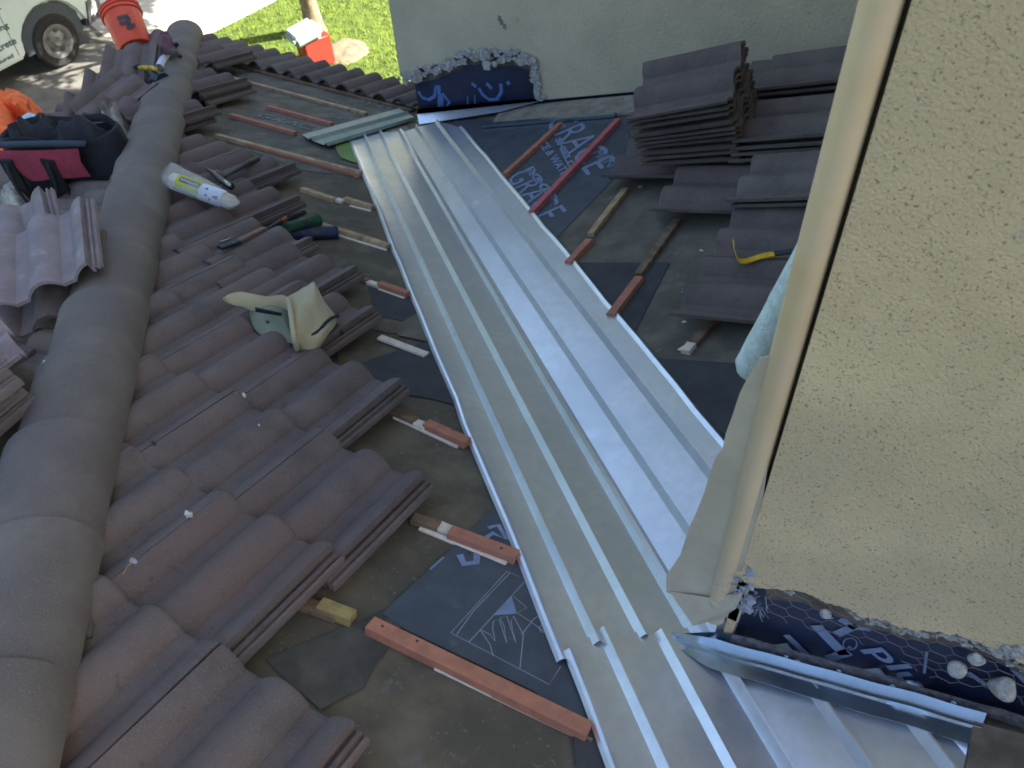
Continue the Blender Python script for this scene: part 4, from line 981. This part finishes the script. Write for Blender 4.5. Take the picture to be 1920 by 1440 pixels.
# --- bagged roller covers with a lime label
pb = A(375, 350, .10)
bagp = thing('roller_cover_pack', 'clear plastic pack of cream roller covers with a lime green label on the hip', 'roller pack', pb)
a, b = A(322, 338, .16), A(440, 382, .13)
ax = (b-a).normalized(); upn = (-F_*.7+V((0, 0, .5))).normalized()
c_ = MB(); c_.tube([a, a.lerp(b, .02), a.lerp(b, .5), a.lerp(b, .96), b], [.022, .036, .038, .034, .018], 18); c_.build('roller_cover', M['cream'], bagp, smooth=True)
tc = MB()
def band(mb, t0, t1, a0, a1, r, nseg=10, nl=6):
    x = ax; s1 = x.cross(-F_).normalized(); u1 = s1.cross(x).normalized()
    v = []
    for i in range(nl+1):
        p = a.lerp(b, t0+(t1-t0)*i/nl)
        v += [p+(u1*math.cos(t)+s1*math.sin(t))*r for t in [a0+(a1-a0)*j/nseg for j in range(nseg+1)]]
    n = nseg+1; mb.add(v, [[i*n+j, i*n+j+1, (i+1)*n+j+1, (i+1)*n+j] for i in range(nl) for j in range(nseg)])
mb = MB(); band(mb, .14, .52, -1.3, 1.3, .040); mb.build('label', M['lime'], bagp, smooth=True)
mb = MB(); band(mb, .52, .86, -1.3, 1.3, .040); mb.build('label', M['paper'], bagp, smooth=True)
mb = MB(); band(mb, .19, .50, -.72, -.12, .0405); mb.build('label_strip', M['ink'], bagp, smooth=True)
mb = MB(); band(mb, .10, .48, .75, 1.35, .0405); mb.build('label_strip', M['ink'], bagp, smooth=True)
mb = MB()
for t in (.21, .245, .28, .315, .35, .385, .42, .455): band(mb, t, t+.022, -.60, -.24, .0409, 4, 2)
for t in (.14, .18, .21, .25, .29, .33, .37, .41): band(mb, t, t+.024, .9, 1.2, .0409, 4, 2)
mb.build('label_lettering', M['inkpale'], bagp)
mb = MB()
for t, u in ((.60, -.5), (.62, .2), (.74, .1), (.77, .2), (.68, .5), (.78, -.0)): band(mb, t, t+.04, u, u+.22, .0409, 4, 2)
mb.build('label_lettering', M['blue'], bagp)
film = pillow('plastic_film', [A(*q, .15) for q in [(300, 334), (304, 316), (322, 304), (345, 316), (395, 340), (436, 366), (450, 379), (432, 388), (380, 378), (330, 358), (304, 348)]], -F_, .05, M['film'], bagp, fold=.35, sub=2)
# --- hammer behind the pack
hm = thing('hammer', 'hammer with a dark rubber grip lying on tiles behind the lime labelled pack', 'hammer', A(420, 330, .1))
mb = MB(); mb.tube([A(422, 332, .125), A(450, 315, .12), A(462, 307, .115), A(484, 297, .11)], [.006, .010, .014, .013], 10); mb.build('handle', M['rubber'], hm, smooth=True)
mb = MB(); p0, p1, p2, p3 = A(385, 315, .125), A(400, 325, .13), A(416, 340, .135), A(434, 350, .135)
mb.tube([p0, p1, p2, p3], [.004, .011, .014, .016], 10); mb.build('head', M['darksteel'], hm, smooth=True)
mb = MB(); mb.tube([A(420, 341, .14), A(432, 349, .145)], .011, 10); mb.build('striking_face', M['steel'], hm, smooth=True)
# --- utility knife
kn = thing('utility_knife', 'utility knife with brown handle lying on the tiles near the hip', 'knife', A(460, 455, .1))
mb = MB(); mb.beam(A(412, 468, .10), A(447, 456, .10), .030, .014, NA, ch=.003); mb.build('blade_housing', M['darksteel'], kn)
mb = MB(); mb.beam(A(446, 456, .10), A(496, 432, .10), .026, .016, NA, ch=.004); mb.build('handle', M['brownhandle'], kn)
mb = MB(); mb.beam(A(412, 456, .115), A(432, 449, .115), .009, .006, NA); mb.build('blade', M['steel'], kn)
# --- marker
mk = thing('marker_pen', 'dark marker with red end on the tiles left of the spools', 'marker', A(525, 415, .1))
mb = MB(); mb.tube([A(500, 430, .10), A(527, 414, .10)], .009, 10); mb.build('barrel', M['rubber'], mk, smooth=True)
mb = MB(); mb.tube([A(528, 414, .10), A(537, 410, .10)], .010, 10); mb.build('cap', M['red'], mk, smooth=True)
mb = MB(); mb.tube([A(538, 410, .09), A(570, 398, .08)], .012, 10); mb.build('tip', M['black'], mk, smooth=True)
# --- two spools
def spool(px0, px1, h, r, m0, label):
    a, b = A(*px0, h), A(*px1, h); t = thing('twine_spool', label, 'spool', (a+b)/2)
    for q0, q1, rq, nm in ((a, a.lerp(b, .06), r*1.12, 'flange'), (b.lerp(a, .06), b, r*1.12, 'flange'), (a.lerp(b, .05), a.lerp(b, .4), r, 'winding'), (a.lerp(b, .6), a.lerp(b, .95), r, 'winding')): MB().tube([q0, q1], rq, 18).build(nm, m0, t, smooth=True, auto=40)
    mb = MB(); mb.tube([a.lerp(b, .4), a.lerp(b, .6)], r*.98, 18); mb.build('paper_band', M['darksteel'], t, smooth=True, auto=40)
spool((548, 440), (632, 436), .03, .030, M['blue'], 'dark blue roll lying at the tile edge above the felt')
spool((536, 428), (598, 412), .075, .024, M['green'], 'green roll resting behind the dark blue roll')
# --- tools on the caps
hpz = lambda x, y, h: CAM+ray(x, y)*(((-W2-CAM.x-CAM.y))/(ray(x, y).x+ray(x, y).y)) if False else C_(x, y, h)
t1 = thing('caulk_tube', 'pale blue tube lying against the far hip caps', 'tube', C_(305, 110, .2))
mb = MB(); mb.tube([C_(298, 128, .2), C_(312, 100, .2)], .026, 14); mb.build('tube_body', M['paper'], t1, smooth=True, auto=40)
mb = MB(); mb.tube([C_(312, 100, .2), C_(316, 92, .2)], [.026, .01], 12); mb.build('tube_nozzle', M['blue'], t1, smooth=True, auto=40); mb = MB(); mb.tube([C_(293, 136, .2), C_(298, 128, .2)], .028, 12); mb.build('tube_cap', M['blue'], t1, smooth=True, auto=40)
t1 = thing('work_glove', 'dark maroon glove crumpled on top of the far hip caps', 'glove', C_(320, 90, .25))
pillow('palm', [C_(*q, .22) for q in [(298, 96), (306, 78), (318, 70), (328, 84), (334, 100), (320, 104), (306, 102)]], (0, 0, 1), .07, mat('maroon_leather', (.10, .03, .045), .8, bump=.5, bscale=60), t1, fold=.5)
mb = MB()
for (x0, y0, x1, y1) in ((318, 74, 314, 68), (322, 96, 338, 106), (312, 80, 306, 72), (326, 86, 334, 82)): mb.tube([C_(x0, y0, .26), C_(x1, y1, .26)], [.02, .012], 8)
mb.build('finger', M['black'], t1, smooth=True)
t1 = thing('tape_measure', 'dark tape measure with white label beside the far hip caps', 'tape measure', C_(302, 150, .2))
c = C_(300, 152, .17); Fm = camframe(c)
mb = MB(); mb.tube([c+V((-.03, 0, 0)), c+V((.03, .0, 0))], .055, 18); mb.build('case', mat('dark_case', (.02, .03, .05), .4), t1, smooth=True, auto=40)
mb = MB(); mb.box((.01, -.062, .01), (.06, .004, .022), Fm); mb.build('label', M['white'], t1)
t1 = thing('hand_snips', 'black snips with yellow grips lying on the tile heap by the caps', 'snips', C_(272, 130, .2))
mb = MB(); mb.tube([C_(262, 127, .25), C_(281, 127, .25)], .014, 8); mb.tube([C_(284, 127, .25), C_(293, 130, .25)], .013, 8); mb.build('grip', M['yellow'], t1, smooth=True)
mb = MB(); mb.tube([C_(262, 124, .25), C_(248, 128, .25), C_(226, 132, .22)], [.014, .012, .010], 8); mb.tube([C_(273, 130, .22), C_(275, 155, .2)], .012, 8); mb.build('jaws', M['black'], t1, smooth=True)

# --- orange bucket at the eave
bc = V((-3.74, 1.27, -.47)); axis = (U_*.88-R_*.40+F_*.10).normalized()
bx = axis.cross(V((0, 0, 1))).normalized(); by = axis.cross(bx); Mb = frame(bc, bx, by, axis)
bk = thing('plastic_bucket', 'orange plastic bucket tipped over at the roof eave by the driveway', 'bucket', bc)
mb = MB(); mb.lathe([(0, 0), (.125, 0), (.130, .01), (.150, .36), (.143, .36), (.122, .015), (0, .012)], 32, Mb); recalc(mb.build('body', M['bucket'], bk, smooth=True, auto=50))
mb = MB(); mb.lathe([(.148, .29), (.158, .292), (.158, .30), (.150, .302), (.150, .325), (.160, .327), (.160, .335), (.151, .337), (.151, .352), (.158, .354), (.158, .362), (.148, .364)], 32, Mb); recalc(mb.build('rim', M['bucket'], bk, smooth=True, auto=50))
mb = MB(); mb.tube([Mb @ V((.16*math.cos(a), .16*math.sin(a), .31+.10*math.sin(a/1)*0+.0)) + axis*(.12*math.sin(a)) for a in [math.pi*j/14 for j in range(15)]], .0025, 6); mb.build('wire_handle', M['steel'], bk, smooth=True)
mb = MB(); q = Mb @ V((0, 0, .40)); mb.tube([q-bx*.01, q+bx*.01], .012, 8); mb.build('handle_grip', M['bucket'], bk)
# black mark on the bucket side, facing the camera
f2 = (CAM-(bc+axis*.2)).normalized(); f2 = (f2-axis*f2.dot(axis)).normalized(); s2 = f2.cross(axis).normalized()
if s2.dot(R_) < 0: s2 = -s2
mb = MB()
for (u, wv, du, dw) in ((.00, .19, .085, .032), (.035, .165, .03, .03), (-.005, .145, .075, .03), (.03, .10, .07, .035), (.025, .12, .03, .03)):
    c = bc+axis*wv+s2*u+f2*.1475
    mb.add([c-s2*du/2-axis*dw/2, c+s2*du/2-axis*dw/2, c+s2*du/2+axis*dw/2, c-s2*du/2+axis*dw/2], [[0, 1, 2, 3]])
mb.build('printed_mark', M['ink'], bk)
# --- cooler on the lawn
cp = Zp(606, 128, GZ); Fc = camframe(V((cp.x, cp.y, GZ))) @ Matrix.Rotation(math.radians(35), 4, 'Z')
cl = thing('drink_cooler', 'red cooler with a pale teal lid standing on the grass under the tree', 'cooler', cp)
mb = MB(); mb.box((0, .15, .22), (.42, .32, .44), Fc); bevel(mb.build('body', M['red'], cl), .03, 3)
mb = MB(); mb.box((-.03, .12, .52), (.44, .40, .17), Fc @ Matrix.Rotation(math.radians(-10), 4, 'Y')); bevel(mb.build('lid', M['teal'], cl), .05, 3)

# --- tool bag
bo = C_(52, 374, .10); Fb = camframe(bo); kk = mpx(bo)
tb = thing('tool_bag', 'open black tool bag with a crimson front panel sitting left of the hip caps', 'tool bag', bo)
Wb, Db, Hb = .53, .15, .25
def bg_(x, y, z): return Fb @ V((x*1.08, y, z*1.42))
rows = []
def ringp(z, ins, bul): 
    pts = []
    for (x, y) in [(0, 0), (.25, -bul), (.5, -bul), (.75, -bul), (1, 0), (1+bul, .5), (1, 1), (.75, 1+bul), (.5, 1+bul), (.25, 1+bul), (0, 1), (-bul, .5)]:
        pts.append(bg_((x*(1-2*ins)+ins)*Wb, (y*(1-2*ins)+ins)*Db, z*(1+.10*math.sin(x*7)*z/.235)+noise.noise(V((x*5, y*5, z*20)))*.022))
    return pts
rings = [ringp(0, .05, .0), ringp(.03, .0, .03), ringp(.10, -.01, .06), ringp(.18, -.005, .04), ringp(.235, .0, .03), ringp(.235, .03, .0), ringp(.15, .05, .0), ringp(.05, .06, .0)]
n = 12; v = [p for r in rings for p in r]; f = [[j*n+i, j*n+(i+1) % n, (j+1)*n+(i+1) % n, (j+1)*n+i] for j in range(len(rings)-1) for i in range(n)]+[list(range(n))[::-1], [(len(rings)-1)*n+i for i in range(n)]]
bod = obj('bag_body', v, f, M['blackfab'], tb, smooth=True); recalc(bod)
sd_m = bod.modifiers.new('s', 'SUBSURF'); sd_m.levels = 2; sd_m.render_levels = 2
# raised open back flap and frame
bf = quadstrip(refine([[bg_(.02, Db*.75, .22), bg_(.15, Db*.95, .235), bg_(.3, Db, .23), bg_(.46, Db*.9, .24), bg_(.52, Db*.6, .2)], [bg_(.03, Db*.85, .25), bg_(.16, Db*1.05, .262), bg_(.3, Db*1.1, .25), bg_(.46, Db*1.0, .262), bg_(.54, Db*.6, .23)]]), 'mouth_flap', M['blackfab'], thick=.006, sharp=70); setp(bf, tb)
fr_ = MB(); fr_.tube(refine([[bg_(-.09, -.01, .225), bg_(.1, -.03, .235), bg_(.3, -.035, .232), bg_(.42, -.03, .225)]])[0], .016, 8); fr_.build('mouth_edge', mat('blue_grey_webbing', (.03, .05, .08), .8), tb, smooth=True)
pn = quadstrip(refine([[bg_(-.06, -.030, .222), bg_(.05, -.045, .22), bg_(.2, -.052, .218), bg_(.38, -.045, .215)], [bg_(-.03, -.040, .19), bg_(.06, -.060, .17), bg_(.2, -.066, .15), bg_(.37, -.055, .17)], [bg_(.05, -.042, .185), bg_(.1, -.058, .11), bg_(.2, -.062, .11), bg_(.38, -.052, .11)]]), 'front_panel', M['pink'], thick=.004, sharp=70); setp(pn, tb)
st_ = MB()
for x in (.015, .20):
    for (z0, z1) in ((.02, .19),):
        st_.prism([bg_(x, -.066, z0), bg_(x+.055, -.066, z0), bg_(x+.055, -.072, z1-(.01 if x > .1 else 0)), bg_(x, -.072, z1)], Fb.to_3x3() @ V((0, .02, 0)))
    st_.build('strap', M['black'], tb); st_ = MB()
lp = MB(); lp.tube(refine([[bg_(.04, -.07, .18), bg_(.06, -.12, .10), bg_(.10, -.13, .02), bg_(.18, -.12, .015), bg_(.22, -.09, .08), bg_(.23, -.07, .18)]])[0], .009, 8); lp.build('carry_handle', M['black'], tb, smooth=True)
pillow('mouth_fold', [bg_(x, y, .205) for x, y in [(.02, .02), (.15, .0), (.3, -.01), (.42, .0), (.5, .05), (.5, .12), (.36, .15), (.2, .16), (.06, .15), (.01, .08)]], (0, 0, 1), .05, M['blackfab'], tb, fold=1.6, sub=3, seed=4)
# pale blue jug behind the bag
jg = C_(58, 232, .16); Mj = camframe(jg)
jt = thing('water_jug', 'light blue plastic jug lying between the orange cloth and tool bag', 'jug', jg)
mb = MB(); mb.lathe([(0, 0), (.06, 0), (.065, .02), (.065, .12), (.03, .16), (.02, .18), (0, .18)], 18, Mj @ Matrix.Rotation(math.radians(60), 4, 'Y') @ Matrix.Translation((0, 0, -.09))); recalc(mb.build('jug_body', M['ltblue'], jt, smooth=True, auto=50))
mb = MB(); mb.lathe([(0, .17), (.024, .17), (.024, .2), (0, .2)], 14, Mj @ Matrix.Rotation(math.radians(60), 4, 'Y') @ Matrix.Translation((0, 0, -.09))); recalc(mb.build('jug_cap', M['blue'], jt, smooth=True, auto=50))
# orange sweatshirt heap
oc_ = pillow('orange_sweatshirt', [C_(*q, .10) for q in [(-60, 275), (-30, 215), (5, 205), (40, 196), (62, 196), (85, 215), (70, 235), (40, 238), (38, 262), (10, 282), (-30, 300)]], (0, 0, 1), .20, M['orangefab'], None, fold=.25, sub=3); tag(oc_, 'crumpled orange sweatshirt at the left edge behind the tool bag', 'sweatshirt')
# crumpled wrap between bag and caps
wr = pillow('plastic_wrap', [C_(*q, .08) for q in [(208, 240), (228, 232), (246, 250), (240, 300), (226, 318), (212, 300), (205, 268)]], (0, 0, 1), .12, M['wrap'], None, fold=.9, sub=3); tag(wr, 'crumpled grey plastic wrap squeezed between the tool bag and hip caps', 'plastic wrap')
wr = pillow('plastic_wrap', [C_(*q, .08) for q in [(2, 385), (30, 368), (60, 372), (66, 398), (40, 412), (6, 410)]], (0, 0, 1), .06, M['wrap'], None, fold=.9, sub=3); tag(wr, 'crumpled grey plastic scrap below the tool bag at the left edge', 'plastic wrap')
pn_ = MB(); pn_.tube([C_(62, 395, .17), C_(90, 372, .17)], .008, 8); tag(pn_.build('pencil', mat('violet_paint', (.3, .25, .6), .5), None, smooth=True), 'violet pencil just under the tool bag front', 'pencil')

# --- yellow pry bar
pr = thing('pry_bar', 'worn yellow flat pry bar lying on the tiles left of the downspout', 'pry bar', B(1420, 475, .12))
pp = refine([[B(1374, 446, .17), B(1376, 465, .15), B(1385, 483, .125), B(1400, 484, .115), B(1425, 476, .115), B(1450, 471, .115)]])[0]
rows = [[p+V((0, 0, 0)) for p in pp], [p+V((.012, -.022, .002)) for p in pp]]
o = quadstrip(rows, 'hook', M['yellow'], thick=.006, sharp=60); setp(o, pr)
pp = [B(1450, 471, .115), B(1475, 468, .12), B(1500, 463, .12)]; o = quadstrip([pp, [p+V((.010, -.020, .002)) for p in pp]], 'shank', M['darksteel'], thick=.006); setp(o, pr)

# --- stucco chunks on the membrane and chips on tiles
for (x, y, r, lab) in ((1548, 1150, .014, 'small stucco chunk caught in the wire near the torn corner'), (1793, 1254, .021, 'rounded grey stucco lump in the wire, left of a pair'), (1830, 1236, .018, 'pale stucco lump hanging just under the torn wall edge'), (1880, 1287, .031, 'large yellowish stucco chunk resting on the flashing at the right')):
    mb = MB(); lump(mb, Yp(x, y, YW-.004), r, x*.37, (1, .8, .85)); o = mb.build('stucco_chunk', M['crumb'], None, smooth=True); recalc(o); s_ = o.modifiers.new('s', 'SUBSURF'); s_.levels = 1; s_.render_levels = 2
    tag(o, lab, 'stucco chunk', 'stucco chunks caught in the wire')
for (x, y, r, lab, fn) in ((353, 965, .012, 'white stucco chip on the near middle tiles', A), (96, 690, .024, 'pale green white chip against the left side of the caps', C_), (458, 740, .008, 'tiny white chip in a tile joint in mid slope', A), (486, 797, .004, 'speck of white stucco right of the mid slope chip', A), (1240, 0, 0, '', A), (378, 413, 0, '', A)):
    if r == 0: continue
    mb = MB(); lump(mb, fn(x, y, .115 if fn is A else .16), r, x, (.8, .6, 1)); o = mb.build('stucco_chip', M['chalk'], None); recalc(o); tag(o, lab, 'stucco chip', 'white stucco chips on the tiles')
mb = MB(); lump(mb, A(250, 1052, .12), .010, 3, (1, .7, .9)); o = mb.build('stone_chip', M['lint'], None); recalc(o); tag(o, 'grey violet stone chip with a dry stalk beside the near caps', 'stone')
mb = MB(); mb.tube([A(246, 1055, .13), A(238, 1062, .12), A(230, 1078, .11)], .0012, 5); tag(mb.build('dry_stalk', M['tanwood'], None), 'thin dry stalk leaning from the grey chip', 'stalk')
mb = MB(); lump(mb, A(289, 831, .11), .007, 5); o = mb.build('stone_chip', M['felt2'], None); recalc(o); tag(o, 'dark grit lump on a pan between barrels near the caps', 'stone')
rn = random.Random(12); mb = MB()
for i in range(260):
    x, y = rn.uniform(150, 720), rn.uniform(760, 1430)
    P_ = A(x, y, .075); 
    if P_.x+P_.y < -W2+.15: continue
    co = None
    s_ = rn.uniform(.0008, .0022); mb.add([P_+V((0, 0, s_)), P_+V((s_, 0, 0)), P_+V((-s_*.5, s_, 0)), P_+V((-s_*.5, -s_, 0))], [[0, 1, 2], [0, 2, 3], [0, 3, 1], [1, 3, 2]])
